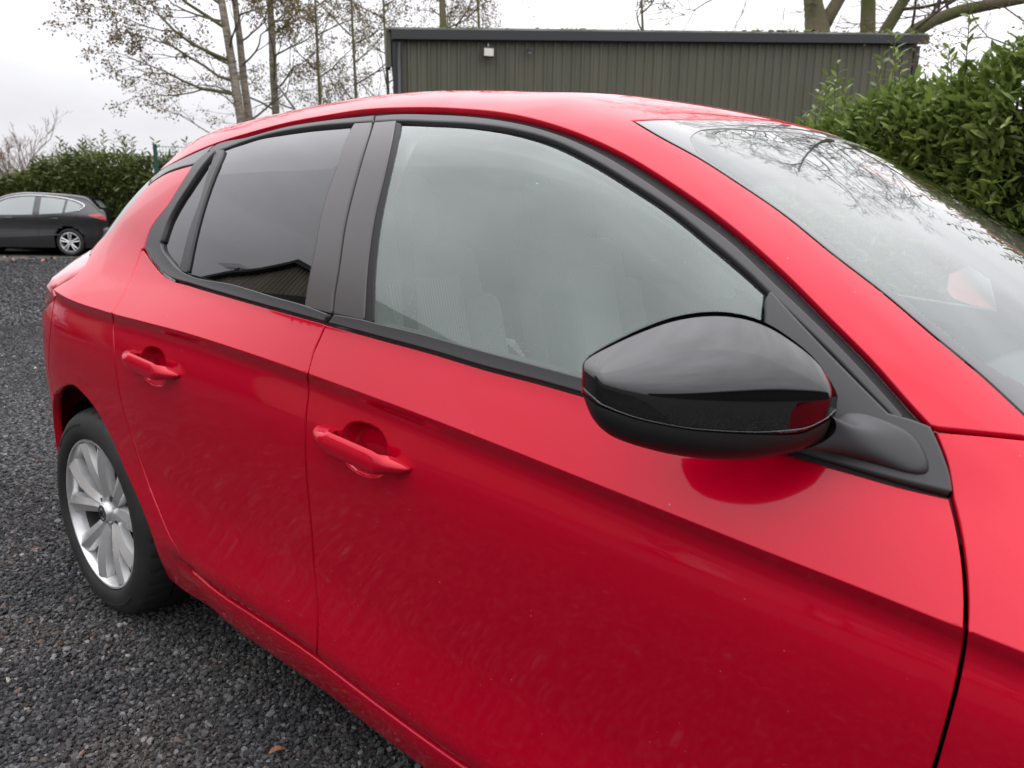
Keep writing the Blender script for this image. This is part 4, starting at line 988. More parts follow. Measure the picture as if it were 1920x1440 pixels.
e2r = ng.nodes.new('FunctionNodeEulerToRotation'); ng.links.new(na('rot', 'FLOAT_VECTOR'), e2r.inputs[0]); ng.links.new(e2r.outputs[0], ip.inputs['Rotation']); ng.links.new(na('siz', 'FLOAT'), ip.inputs['Scale'])
ng.links.new(ip.outputs[0], gout.inputs[0]); md = go.modifiers.new('scatter', 'NODES'); md.node_group = ng
# soil verge under the far hedge
SOIL = mat('soil', (.05, .04, .03), .95); bump(SOIL, 12, .8, .05); vary(SOIL, (.03, .024, .018), (.085, .062, .042), 6.)
so_ = [gnd([p])[0] for p in ((-420, 487), (60, 474), (330, 468))]
V = []; 
for p in so_: V += [(p[0], p[1], .006), (p[0]-4, p[1]+7, .03)]
o = mobj('verge', V, [(0, 2, 3, 1), (2, 4, 5, 3)], SOIL, None, False); tag(o, kind='structure')

# ---------------------------------------------------------------- fallen leaves
LEAFB = mat('dead_leaf', (.22, .10, .045), .7); vary(LEAFB, (.16, .07, .03), (.30, .15, .07), 60.)
LEAFO = mat('orange_leaf', (.42, .10, .035), .7)
def leaf_mesh(L, W, curl, tip=.0):
    V = []; n = 7
    for i in range(n):
        t = i/(n-1); wv = W*math.sin(math.pi*t**.8)**.8; x = (t-.5)*L; z = curl*math.sin(math.pi*t)+.25*curl*t
        V += [(x, -wv/2, z+abs(wv)*.25), (x, 0, z), (x, wv/2, z+abs(wv)*.25)]
    Fc = [(3*i+j, 3*i+j+1, 3*i+4+j, 3*i+3+j) for i in range(n-1) for j in (0, 1)]
    return V, Fc
def fallen(px, L, mt, rz, label):
    V, Fc = leaf_mesh(L, L*.36, L*.18); p = gnd([px], .012)[0]; o = mobj('fallen_leaf', V, Fc, mt, None, True); o.location = p; o.rotation_euler = (.15, .1, rz); tag(o, label, 'leaf', 'fallen leaves'); return o
fallen((520, 1410), .040, LEAFB, 1.2, 'curled dry brown leaf lying on the gravel beside the red sill')
fallen((68, 1030), .016, LEAFO, .3, 'tiny orange leaf on the gravel beside the silver rear wheel')
fallen((70, 865), .016, LEAFO, 1.9, 'small orange leaf on the gravel behind the red car rear arch')
for k, px in enumerate(((24, 489), (44, 487), (83, 491), (99, 487), (60, 486), (12, 484))):
    o = fallen(px, .20, LEAFO if k == 2 else LEAFB, k*1.1, 'bright orange leaf on the gravel in front of the black car' if k == 2 else 'brown fallen leaf on the gravel in front of the black car')

# ---------------------------------------------------------------- shed
CLAD = mat('olive_cladding', (.098, .097, .068), .6, spec=.3); vary(CLAD, (.108, .107, .076), (.130, .127, .091), 3., 6., stretch=(1, 1, .16))
FASC = mat('anthracite_trim', (.028, .029, .032), .45); MOSS = mat('moss', (.12, .16, .03), .95); bump(MOSS, 40, 1., .03)
ROOFM = mat('roof_sheet', (.25, .25, .23), .7); vary(ROOFM, (.16, .18, .11), (.32, .31, .28), 2.5)
Lc = at((737, 62), 14.5); Rc = at((1722, 72), 16.75)
dw = (Rc-Lc)[:2]; Lw = np.linalg.norm(dw); dw /= Lw; nw = np.array((dw[1], -dw[0]));  nw = nw if nw@(CO[:2]-Lc[:2]) > 0 else -nw
SH = empty('corrugated_shed', (Lc[0], Lc[1], 0)); tag(SH, 'olive box-profile metal shed with dark fascia and mossy roof edge', 'shed')
def shp(s, d, z): return (Lc[0]*0+dw[0]*s+nw[0]*d, dw[1]*s+nw[1]*d, z)
def eave(s): return Lc[2]-.10+(Rc[2]-Lc[2])*s/Lw
pitch = .19; per = 5; nsheet = int(Lw/(pitch*per))+1
s0 = .0
while s0 < Lw-.05:
    s1 = min(s0+pitch*per, Lw-.02); ss = [s0]; dd = [.0]
    k = 0
    while s0+k*pitch < s1-.01:
        b_ = s0+k*pitch
        for o_, d_ in ((.055, 0), (.078, .032), (.112, .032), (.135, 0)):
            if b_+o_ < s1: ss.append(b_+o_); dd.append(d_)
        k += 1
    ss.append(s1+.012); dd.append(.002)
    V = []
    for a_, b_ in zip(ss, dd): V += [shp(a_, b_, .0), shp(a_, b_, eave(a_)-.03)]
    mobj('wall_sheet', V, [(2*i, 2*i+2, 2*i+3, 2*i+1) for i in range(len(ss)-1)], CLAD, SH, False)
    s0 += pitch*per
def sbox(name, s_a, s_b, d0, d1, za, zb, mt, parent=SH, sl=True):
    b = MB(); V = []
    for s_ in (s_a, s_b):
        e_ = eave(s_) if sl else 0
        for d_ in (d0, d1):
            for z in (za, zb): V.append(shp(s_, d_, e_+z))
    b.add(V, [(0, 1, 3, 2), (4, 6, 7, 5), (0, 4, 5, 1), (2, 3, 7, 6), (0, 2, 6, 4), (1, 5, 7, 3)]); return b.build(name, mt, parent)
sbox('fascia', -.04, Lw+.16, .034, .15, -.03, .14, FASC)
sbox('roof_edge', -.10, Lw+.16, -.6, .10, .145, .185, ROOFM)
sbox('corner_trim', -.02, .16, .033, .06, -4.6, -.061, FASC); sbox('corner_trim', Lw-.10, Lw+.03, .033, .06, -4.9, -.061, FASC)
b = MB(); V = []
vd = (Lc-CO)[:2]; vd /= np.linalg.norm(vd)
for k_ in (0, 8): V += [(vd[0]*k_-.12*dw[0], vd[1]*k_-.12*dw[1], 0), (vd[0]*k_-.12*dw[0], vd[1]*k_-.12*dw[1], eave(0)+.1)]
b.add(V, [(0, 2, 3, 1)]); b.build('end_wall', CLAD, SH)
b = MB(); V = []
for (s_, d_) in ((Lw, -.02), (Lw, -8)): V += [shp(s_, d_, 0), shp(s_, d_, eave(Lw)+.1)]
b.add(V, [(0, 2, 3, 1)]); b.build('end_wall', CLAD, SH)
b = MB(); b.add([shp(-.1, .0, eave(0)+.15), shp(Lw+.1, .0, eave(Lw)+.15), shp(Lw+.1, -8, eave(Lw)+.15), (vd[0]*8, vd[1]*8, eave(0)+.15)], [(0, 1, 2, 3)]); b.build('roof', ROOFM, SH)
# verge flashing on the left end, sticking out slightly, and a downpipe
sbox('verge_trim', -.14, -.045, -.30, .02, -.5, .19, CLAD)
b = MB(); b.tube([shp(.10, .10, 0), shp(.10, .10, eave(0)-.08)], .04, 10); b.build('downpipe', FASC, SH, True)
# moss tufts along the roof edge
ms = MB()
for k in range(150):
    s_ = rng.uniform(.2, Lw); 
    if vnoise(np.array([[s_, 0.]]), 2., 8)[0] < -.05 and k > 40: continue
    r_ = rng.uniform(.008, .028)*(1.6 if s_ > Lw*.62 else 1); V = np.array([(math.cos(a_)*r_*1.6, math.sin(a_)*r_, rng.uniform(0, r_)) for a_ in np.linspace(0, 6.28, 7)[:-1]]+[(0, 0, r_*1.2)])
    ms.add(V+np.array(shp(s_, rng.uniform(.0, .10), eave(s_)+.185)), [(i, (i+1) % 6, 6) for i in range(6)])
o = ms.build('moss', MOSS, SH, True); o['kind'] = 'stuff'
def sh_from(px, d_=.04):
    D = px_dir([px])[0]; n3 = np.array((nw[0], nw[1], 0)); t = ((Lc+n3*d_-CO)@n3)/(D@n3); return CO+D*t
FLM = mat('floodlight_glass', (.75, .72, .65), .3, 0, .5); LGREY = mat('lamp_grey', (.35, .35, .35), .5)
p = sh_from((916, 98), .16); fl_ = empty('floodlight', p, math.atan2(dw[1], dw[0])); tag(fl_, 'small rectangular floodlight fixed high on the olive shed wall', 'floodlight')
bevel(MB().box((0, 0, 0), (.22, .06, .19)).build('lamp_housing', FASC, fl_), .012); MB().box((0, -.034, -.004), (.18, .012, .135)).build('lamp_glass', FLM, fl_)
b = MB(); b.tube([(0, .02, .09), (0, .03, .15), (0, .12, .15)], .012, 8); b.build('bracket', LGREY, fl_, True)
p = sh_from((993, 96), .14); cm = empty('security_camera', p, math.atan2(dw[1], dw[0])); tag(cm, 'small dome security camera on the shed wall beside the floodlight', 'camera')
b = MB(); b.tube([(0, -.02, .03), (0, -.02, -.02)], [.05, .05], 14); b.tube([(0, .11, .05), (0, -.02, .05)], .018, 8); b.build('camera_body', FASC, cm, True, 40)
b = MB(); b.lathe([(.0, -.045), (.02, -.04), (.035, -.02), (.038, 0)], 16); o = b.build('camera_lens', LGREY, cm, True); o.rotation_euler = (R(90), 0, 0); o.location = (0, -.02, -.02)

# ---------------------------------------------------------------- foliage helpers
def frusta(segs, sides=5):
    """segs: array (n, 8) p0 p1 r0 r1 -> one mesh"""
    s = np.asarray(segs, float); p0, p1, r0, r1 = s[:, :3], s[:, 3:6], s[:, 6], s[:, 7]
    T = p1-p0; T /= np.linalg.norm(T, axis=1)[:, None]+1e-9
    up = np.where(np.abs(T[:, 2:3]) < .9, np.array([[0, 0, 1.]]), np.array([[1., 0, 0]])); a = np.cross(T, up); a /= np.linalg.norm(a, axis=1)[:, None]; b = np.cross(T, a)
    an = np.arange(sides)/sides*2*np.pi; ring = np.cos(an)[None, :, None]*a[:, None]+np.sin(an)[None, :, None]*b[:, None]
    V = np.stack([p0[:, None]+ring*r0[:, None, None], p1[:, None]+ring*r1[:, None, None]], 1).reshape(-1, 3); n = len(s)
    base = np.arange(n)[:, None]*2*sides; j = np.arange(sides); q = np.stack([j, (j+1) % sides, sides+(j+1) % sides, sides+j], 1)
    return V, (base[:, :, None]+q[None]).reshape(-1, 4)
def leaves(P, D, L, W, normal_up=.5, fold=.18, r=rng):
    """many folded leaves: base points P, directions D"""
    n = len(P); D = D/np.linalg.norm(D, axis=1)[:, None]; u = r.normal(size=(n, 3))+np.array((0, 0, normal_up*3)); s = np.cross(D, u); s /= np.linalg.norm(s, axis=1)[:, None]+1e-9; nn = np.cross(s, D)
    L = np.broadcast_to(L, (n,))[:, None]; W = np.broadcast_to(W, (n,))[:, None]
    pts = [P, P+D*L*.33+s*W*.42+nn*W*fold, P+D*L*.33-s*W*.42+nn*W*fold, P+D*L*.42, P+D*L*.72+s*W*.38+nn*W*fold*.6-nn*L*.05, P+D*L*.72-s*W*.38+nn*W*fold*.6-nn*L*.05, P+D*L-nn*L*.12]
    V = np.stack(pts, 1).reshape(-1, 3); b = np.arange(n)[:, None]*7
    q = np.array([(0, 1, 3), (0, 3, 2), (1, 4, 3), (3, 5, 2), (3, 4, 6), (3, 6, 5)]); return V, (b[:, :, None]*0+b[:, None]+q[None]).reshape(-1, 3)
def tri_obj(name, V, Fc, mt, parent, smooth=False):
    me = bpy.data.meshes.new(name); nv = len(V); k = Fc.shape[1]; me.vertices.add(nv); me.vertices.foreach_set('co', np.asarray(V, np.float32).ravel()); nf = len(Fc)
    me.loops.add(nf*k); me.loops.foreach_set('vertex_index', np.asarray(Fc, np.int32).ravel()); me.polygons.add(nf); me.polygons.foreach_set('loop_start', np.arange(nf, dtype=np.int32)*k); me.polygons.foreach_set('loop_total', np.full(nf, k, np.int32))
    me.update(calc_edges=True); me.validate(); me.polygons.foreach_set('use_smooth', [smooth]*nf); me.materials.append(mt)
    o = bpy.data.objects.new(name, me); COL.objects.link(o)
    if parent is not None: o.parent = parent
    return o
def leafmat(name, a, b, rough, trans=.25, sc=3., coat=0., isl=True):
    m = mat(name, a, rough); t = m.node_tree; bs = t.nodes['Principled BSDF']
    ge = N(t, 'ShaderNodeNewGeometry'); x = N(t, 'ShaderNodeMix', data_type='RGBA'); x.inputs[6].default_value = (*a, 1); x.inputs[7].default_value = (*b, 1); t.links.new(ge.outputs['Random Per Island'], x.inputs[0])
    t.links.new(x.outputs[2], bs.inputs['Base Color']); o = [n for n in t.nodes if n.type == 'OUTPUT_MATERIAL'][0]
    tr = N(t, 'ShaderNodeBsdfTranslucent'); t.links.new(x.outputs[2], tr.inputs[0]); ms_ = N(t, 'ShaderNodeMixShader'); ms_.inputs[0].default_value = trans
    t.links.new(bs.outputs[0], ms_.inputs[1]); t.links.new(tr.outputs[0], ms_.inputs[2]); t.links.new(ms_.outputs[0], o.inputs[0]); return m
LAUREL = leafmat('laurel_leaf', (.095, .145, .028), (.26, .34, .085), .40); LAURELY = leafmat('laurel_young', (.22, .32, .05), (.30, .38, .07), .35, .4)
HEDGE2 = leafmat('hedge_leaf', (.055, .080, .019), (.16, .19, .05), .42)
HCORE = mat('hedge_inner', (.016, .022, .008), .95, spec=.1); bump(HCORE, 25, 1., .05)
TWIG = mat('twig_brown', (.09, .07, .045), .9)
AUT = leafmat('autumn_leaf', (.11, .075, .03), (.23, .165, .06), .6, .3)
AUTG = leafmat('late_green_leaf', (.10, .10, .03), (.19, .16, .05), .6, .35)
BIRCH = mat('pale_bark', (.22, .19, .14), .9); vary(BIRCH, (.10, .085, .06), (.30, .26, .20), 4., 6., stretch=(1, 1, 3.)); bump(BIRCH, 14, .6, .02)
BARK = mat('mossy_bark', (.13, .105, .065), .95); vary(BARK, (.14, .11, .075), (.10, .11, .035), 1.6, 5.); bump(BARK, 18, 1., .04, stretch=(1, 1, .35))
BUSHM = mat('bare_red_twigs', (.15, .095, .07), .95)

# ---------------------------------------------------------------- hedges
def hedge(name, label, path, h_fn, depth, n, L, mt, seed, shoots, young=0, single=0):
    r = np.random.default_rng(seed); path = np.asarray(path, float); root = empty(name, (path[0, 0], path[0, 1], 0)); tag(root, label, 'hedge'); o0 = np.array(root.location)
    s = np.r_[0, np.cumsum(np.linalg.norm(np.diff(path, axis=0), axis=1))]
    def pos(t): return np.c_[np.interp(t, s, path[:, 0]), np.interp(t, s, path[:, 1])]
    t = r.uniform(0, s[-1], n); c = pos(t); d2 = pos(np.minimum(t+.05, s[-1]))-pos(np.maximum(t-.05, 0)); d2 /= np.linalg.norm(d2, axis=1)[:, None]+1e-9; nn = np.c_[d2[:, 1], -d2[:, 0]]
    hmax = h_fn(t)+.16*vnoise(np.c_[t*2.2, c[:, 0]], 3., seed)+.09*vnoise(np.c_[t*7, c[:, 1]], 3., seed+1)
    v = r.random(n)**.75; z = .1+(hmax-.1)*v
    bul = depth/2*(1-.35*np.clip((v-.7)/.3, 0, 1)**2)+.13*vnoise(np.c_[t*3., z*3.], 2.4, seed+2)
    q = 1-.55*r.random(n)**1.8; side_ = np.where(r.random(n) < .72, 1., -1.)
    lat = bul*q*side_; topm = v > .93; lat = np.where(topm, r.uniform(-1, 1, n)*bul, lat)
    P = np.c_[c+nn*lat[:, None], z]
    D = np.c_[nn*side_[:, None]*.8, np.full(n, .55)]+r.normal(0, .55, (n, 3))
    sz = L*r.uniform(.45, 1.3, n); V, Fc = leaves(P-o0, D, sz, sz*.36, .6, .2, r); fo = tri_obj('foliage', V, Fc, mt, root); fo['kind'] = 'stuff'
    tc_ = np.linspace(0, s[-1], max(8, int(s[-1]*5))); cc_ = pos(tc_); dd_ = np.gradient(cc_, axis=0); dd_ /= np.linalg.norm(dd_, axis=1)[:, None]; n2 = np.c_[dd_[:, 1], -dd_[:, 0]]; VV = []
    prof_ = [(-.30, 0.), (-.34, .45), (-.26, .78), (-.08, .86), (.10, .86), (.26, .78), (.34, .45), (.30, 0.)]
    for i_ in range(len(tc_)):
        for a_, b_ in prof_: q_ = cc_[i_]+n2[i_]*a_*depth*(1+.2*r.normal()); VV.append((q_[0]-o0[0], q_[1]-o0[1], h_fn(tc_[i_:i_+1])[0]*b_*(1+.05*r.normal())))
    m8 = len(prof_); mobj('dark_filler', VV, [(i_*m8+j, (i_+1)*m8+j, (i_+1)*m8+j+1, i_*m8+j+1) for i_ in range(len(tc_)-1) for j in range(m8-1)], HCORE, root)  # added dark filler core, blocks light showing through the leaves
    # stems and upright shoots
    segs = []; SP = []; SD = []
    for k in range(int(s[-1]*9)):
        tt = r.uniform(0, s[-1]); b = pos(np.array([tt]))[0]; hh = h_fn(np.array([tt]))[0]; p = np.array((b[0], b[1], 0.)); 
        q_ = p+np.array((r.normal(0, .18), r.normal(0, .18), hh*.9)); segs.append((*(p-o0), *(q_-o0), .022, .008))
    for k in range(shoots):
        tt = r.uniform(0, s[-1]); b = pos(np.array([tt]))[0]; hh = h_fn(np.array([tt]))[0]; l_ = r.uniform(.25, .75); p = np.array((b[0]+r.normal(0, depth*.2), b[1]+r.normal(0, depth*.2), hh-.15)); d_ = np.array((r.normal(0, .16), r.normal(0, .16), 1.))
        segs.append((*(p-o0), *(p+d_*l_-o0), .006, .003))
        m_ = int(l_/L*4.2)
        for j in range(m_):
            a_ = j*2.4; SP.append(p+d_*l_*(j+1)/m_-o0); SD.append((math.cos(a_), math.sin(a_), .75))
    V, Fc = frusta(segs, 5); st_ = tri_obj('stems', V, Fc, TWIG, root); st_['kind'] = 'stuff'
    if SP:
        SP = np.array(SP); SD = np.array(SD)+r.normal(0, .15, (len(SP), 3)); V, Fc = leaves(SP, SD, L*r.uniform(.7, 1.1, len(SP)), L*.3, .5, .2, r); f2 = tri_obj('shoot_leaves', V, Fc, mt, root); f2['kind'] = 'stuff'
    if young:
        i = r.choice(np.where((q > .93) & (side_ > 0) & (v > .35))[0], young); YP = np.repeat(P[i]-o0, 6, 0)+np.repeat(np.c_[nn[i]*.07, np.full(young, .03)], 6, 0); YD = np.tile(np.array([(math.cos(a_), math.sin(a_), .35) for a_ in np.arange(6)]), (young, 1))
        V, Fc = leaves(YP, YD, L*.9, L*.26, .5, .2, r); f3 = tri_obj('young_leaves', V, Fc, LAURELY, root); f3['kind'] = 'stuff'
    if single:
        # outermost leaves, one by one
        V, Fc = leaves(np.zeros((1, 3)), np.array([(1., 0, 0)]), np.array([1.]), np.array([.36]), 1., .2, r); me = None
        i = r.choice(np.where((q > .9) & (side_ > 0) & (v > .45))[0], single, replace=False)
        for j in i:
            if me is None:
                o = tri_obj('leaf', V, Fc, mt, root); me = o.data
            else: o = bpy.data.objects.new('leaf', me); COL.objects.link(o); o.parent = root
            d_ = Vector(np.array((nn[j, 0]*.9, nn[j, 1]*.9, .5))+r.normal(0, .4, 3)); k_ = L*r.uniform(.8, 1.25); o.location = P[j]-o0+np.array((nn[j, 0], nn[j, 1], 0))*.05; o.scale = (k_, k_, k_); o.rotation_euler = d_.to_track_quat('X', 'Z').to_euler()
    return root
a1 = at((1510, 300), 7.6)[:2]; a2 = at((1720, 300), 6.3)[:2]; a3 = at((1980, 300), 5.4)[:2]; a4 = at((2500, 300), 5.0)[:2]; 
pr = np.array([a1, a2, a3, a4]); sr = np.r_[0, np.cumsum(np.linalg.norm(np.diff(pr, axis=0), axis=1))]
hf = lambda t: np.interp(t, [0, .35, sr[1], sr[2], sr[3]], [1.6, 1.95, 2.16, 2.38, 2.45])
hedge('laurel_hedge', 'bushy glossy green laurel hedge in front of the olive shed', pr, hf, 1.25, 40000, .110, LAUREL, 5, 34, 14, 240)
l1 = at((-420, 380), 19.)[:2]; l2 = at((40, 380), 21.5)[:2]; l3 = at((160, 380), 20.)[:2]; l4 = at((330, 380), 19.3)[:2]; l5 = at((520, 380), 19.)[:2]
pl = np.array([l1, l2, l3, l4, l5]); sl_ = np.r_[0, np.cumsum(np.linalg.norm(np.diff(pl, axis=0), axis=1))]
hl = lambda t: np.interp(t, sl_, [1.7, 1.75, 2.45, 2.35, 2.2])
hedge('boundary_hedge', 'tall dark green hedge behind the parked black hatchback', pl, hl, 1.6, 42000, .16, HEDGE2, 9, 70)

# ---------------------------------------------------------------- mesh fence
GREEN = mat('fence_green', (.012, .075, .05), .45)
fa = at((290, 272), 14.5); fz = fa[2]; fd_ = at((735, 200), 15.2)-fa; fd_ = fd_[:2]/np.linalg.norm(fd_[:2])
fe = empty('mesh_fence', (fa[0], fa[1], 0)); tag(fe, 'dark green wire mesh security fence with square posts', 'fence')
for k in range(3):
    c = fd_*2.4*k; o = MB().box((c[0], c[1], fz/2), (.06, .06, fz), math.atan2(fd_[1], fd_[0])).build('post', GREEN, fe); MB().box((c[0], c[1], fz+.006), (.07, .07, .012), math.atan2(fd_[1], fd_[0])).build('post_cap', GREEN, o)
    segs = []
    for z in np.arange(.08, fz-.02, .10): segs.append((c[0], c[1], z, c[0]+fd_[0]*2.4, c[1]+fd_[1]*2.4, z, .005, .005))
    for s_ in np.arange(.03, 2.4, .055): segs.append((c[0]+fd_[0]*s_, c[1]+fd_[1]*s_, .05, c[0]+fd_[0]*s_, c[1]+fd_[1]*s_, fz+.0, .0035, .0035))
    V, Fc = frusta(segs, 4); tri_obj('mesh_panel', V, Fc, GREEN, fe)

# ---------------------------------------------------------------- trees
def grow(r, p, d, L, rad, lev, segs, tips, spread=.55, droop=0., nch=3, ratio=.68, steps=4, minr=.0035, rr=.62, twigs=None):
    d = d/np.linalg.norm(d); q = p.copy(); r0 = rad; kids = []
    for i in range(steps):
        d = d+r.normal(0, .11, 3)+np.array((0, 0, -droop if lev < 2 else .04)); d /= np.linalg.norm(d); r1 = max(minr*.7, rad*(1-(i+1)/steps*(1-rr))); n = q+d*L/steps
        segs.append((*q, *n, r0, r1)); kids.append((n, d.copy(), r1)); q = n; r0 = r1
    if lev <= 0: tips.append((q, d)); tips += [(k[0], k[1]) for k in kids[1:-1]]; return
    for i in range(nch):
        k = kids[-1] if i == 0 else kids[r.integers(max(0, steps-3), steps)]
        v = r.normal(size=3); v -= v@k[1]*k[1]; v /= np.linalg.norm(v)+1e-9; sp_ = spread*r.uniform(.6, 1.3)
        grow(r, k[0], k[1]*math.cos(sp_)+v*math.sin(sp_), L*ratio*r.uniform(.75, 1.15), max(minr, k[2]*(.8 if i == 0 else .6)), lev-1, segs, tips, spread, droop, nch, ratio, steps, minr, rr)
def tree(name, label, base, trunk, branches, bark, twig, lmat=None, seed=1, leaf=(.05, .035), per=3, group=None, tips_extra=None, sides=10, **kw):
    """trunk: list of (point, radius); branches: list of (point, direction, length, radius, levels)"""
    r = np.random.default_rng(seed); root = empty(name, base); tag(root, label, 'tree', group); o0 = np.array(base, float)
    b = MB()
    for tk in trunk: pts = np.array([t[0] for t in tk]); rad = np.array([t[1] for t in tk]); b.tube(pts-o0, rad, sides)
    b.build('trunk', bark, root, True)
    segs = []; tips = []
    for (p, d, L, rad, lev) in branches: grow(r, np.array(p, float)-o0, np.array(d, float), L, rad, lev, segs, tips, **kw)
    V, Fc = frusta(segs, 5); tri_obj('branches', V, Fc, twig, root, True)
    if lmat is not None:
        T = np.array([t[0] for t in tips]); Dd = np.array([t[1] for t in tips]); i = np.repeat(np.arange(len(T)), per); P = T[i]+r.normal(0, .09, (len(i), 3)); D = Dd[i]+r.normal(0, .9, (len(i), 3))+np.array((0, 0, -.4))
        sz = leaf[0]*r.uniform(.6, 1.25, len(i)); V, Fc = leaves(P, D, sz, sz*leaf[1]/leaf[0], .2, .2, r); c = tri_obj('crown', V, Fc, lmat, root); c['kind'] = 'stuff'
    return root, len(segs), len(tips)
def trunk_px(pxs, depth, rads):
    return [(at(p, depth), r_) for p, r_ in zip(pxs, rads)]
def line(tk, z):
    P = np.array([t[0] for t in tk]); return np.array([np.interp(z, P[:, 2], P[:, k]) for k in (0, 1, 2)])
def foot(tk):
    p = tk[0][0]; q = tk[1][0]; d = (q-p)/max(q[2]-p[2], .1)*.3; return [(np.array((p[0]-d[0]*p[2]*.5, p[1]-d[1]*p[2]*.5, 0.)), tk[0][1]*1.25)]+tk
VR = CR; VU = np.array((0, 0, 1.))
tl_ = []
for (pxs, dep, rd) in (([(452, 225), (440, 150), (427, 70), (415, 0), (402, -110), (395, -260)], 24., [.135, .13, .12, .11, .085, .045]), ([(467, 220), (457, 150), (449, 70), (440, 0), (428, -120), (420, -280)], 24.6, [.12, .115, .105, .095, .075, .04]), ([(517, 207), (513, 150), (510, 70), (506, 0), (500, -130), (495, -290)], 26., [.125, .12, .115, .105, .085, .045])):
    tl_.append(foot(trunk_px(pxs, dep, rd)))
def br(tk, z, right, up, fwd, L, rad, lev=3): return (line(tk, z), VR*right+VU*up-CF*np.array((1, 1, 0))*fwd, L, rad, lev)
r5 = np.random.default_rng(21)
def auto_br(tk, z0, z1, n, L, rad, lev, r, bias=0.):
    o = []
    for k in range(n):
        z = z0+(z1-z0)*(k+r.random())/n; a_ = r.uniform(0, 6.28); o.append((line(tk, z), np.array((math.cos(a_), math.sin(a_), r.uniform(.1, .7)))+VR*bias, L*r.uniform(.6, 1.1)*(1-.35*(z-z0)/(z1-z0)), rad, lev))
    return o
ZB = [t_[1][0][2] for t_ in tl_]
B0 = [br(tl_[0], 5.6, -1, .30, .1, 2.6, .06, 4), br(tl_[0], 5.0, -1, .22, -.1, 2.3, .05, 4), br(tl_[0], 4.6, -1, .18, .0, 2.1, .05, 3), br(tl_[0], 6.6, -1, .4, .2, 2.6, .06, 4), br(tl_[0], 7.3, -.9, .6, 0, 2.4, .05, 4), br(tl_[0], 3.0, -.8, .35, .3, 1.5, .025, 2)]+auto_br(tl_[0], 5., 10.5, 9, 1.8, .04, 3, r5, -.3)
tree('birch_tree', 'pale-trunked tree with a long leafy limb reaching out over the hedge', np.array((*tl_[0][0][0][:2], 0)), [tl_[0]], B0, BIRCH, BARK, AUT, 31, (.085, .055), 6, 'pale-barked trees beyond the fence', spread=.5, droop=.03, nch=3, ratio=.66)
tree('birch_tree', 'middle pale trunk of the three, closest beside the leaning one', np.array((*tl_[1][0][0][:2], 0)), [tl_[1]], auto_br(tl_[1], 3.2, 10.5, 11, 1.7, .035, 3, r5), BIRCH, BARK, AUT, 32, (.08, .052), 5, 'pale-barked trees beyond the fence', spread=.5, droop=.03, nch=3, ratio=.66)
tree('birch_tree', 'straight pale trunk standing apart, beside the shed end of the trio', np.array((*tl_[2][0][0][:2], 0)), [tl_[2]], auto_br(tl_[2], 3.4, 11, 13, 2.0, .035, 3, r5, .3), BIRCH, BARK, AUT, 33, (.08, .052), 5, 'pale-barked trees beyond the fence', spread=.5, droop=.03, nch=3, ratio=.66)
def wood(px, dep, top, label, seed, n, L, lm, name='thin_tree', rad=.055, z0=2.6, lev=3, per=4, leaf=(.07, .05), bark=BARK, group='thin trees behind the shed'):
    r = np.random.default_rng(seed); tk = foot(trunk_px([(px, 190), (px-4, 110), (px-8, 30), (px-12, -80), (px-18, -80-top)], dep, [rad, rad*.9, rad*.75, rad*.55, rad*.25]))
    tree(name, label, np.array((*tk[0][0][:2], 0)), [tk], auto_br(tk, z0, tk[-1][0][2], n, L, .03, lev, r), bark, BARK, lm, seed, leaf, per, group, spread=.55, droop=.0, nch=3, ratio=.68, sides=7)
wood(600, 27, 120, 'slender tree in thin leaf beside the straight pale trunk', 41, 15, 2.0, AUT)
wood(668, 27, 120, 'yellowing tree whose twigs overlap the end of the shed', 42, 15, 2.2, AUTG)
wood(728, 30, 60, 'twiggy tree rising directly behind the shed corner', 45, 14, 2.3, AUT)
wood(838, 26, 60, 'leafy tree with a brown trunk rising above the shed roof', 43, 16, 2.3, AUT, rad=.16, z0=4.5)
wood(905, 30, -20, 'low leafy treetop showing just over the shed fascia', 44, 12, 1.7, AUT, z0=4.5, rad=.07)
wood(1212, 24, -95, 'leafy treetop tips poking above the middle of the shed roof', 46, 9, .9, AUTG, z0=4.0, rad=.05, lev=2)
# large bare tree behind the shed
dT = 20.
bt_ = [[(at((1532, 240), dT)*np.array((1, 1, 0)), .42)]+trunk_px([(1534, 120), (1533, 60), (1527, 20), (1520, -20), (1500, -120), (1470, -260)], dT, [.36, .31, .25, .20, .15, .09]),
       trunk_px([(1540, 55), (1557, 25), (1578, -10), (1600, -70), (1620, -200)], dT, [.19, .17, .155, .13, .07]),
       [(at((1628, 240), dT+1)*np.array((1, 1, 0)), .26)]+trunk_px([(1628, 120), (1627, 60), (1628, 0), (1632, -120), (1640, -280)], dT+1, [.23, .205, .19, .14, .07]),
       [(at((1640, 240), dT+1)*np.array((1, 1, 0)), .22)]+trunk_px([(1650, 75), (1668, 45), (1695, 0), (1730, -70), (1790, -200)], dT+1.5, [.18, .165, .15, .12, .06]),
       [(at((1690, 260), dT)*np.array((1, 1, 0)), .25)]+trunk_px([(1690, 80), (1712, 60), (1750, 38), (1800, 20), (1860, 8), (1920, -2), (2000, -25)], dT, [.19, .175, .165, .15, .14, .12, .09])]
r6 = np.random.default_rng(77); BB = []
for j, (sx, sy, zt_) in enumerate(((-1.8, .3, 16.5), (.4, -1.6, 16.0), (1.0, -.8, 17.5), (3.4, -1.6, 16.0))):
    p = bt_[j][-1][0]; bt_[j] += [(p+(np.array((sx, sy, zt_-p[2])))*t, max(.035, bt_[j][-1][1]*(1-.75*t))) for t in (.35, .7, 1.)]
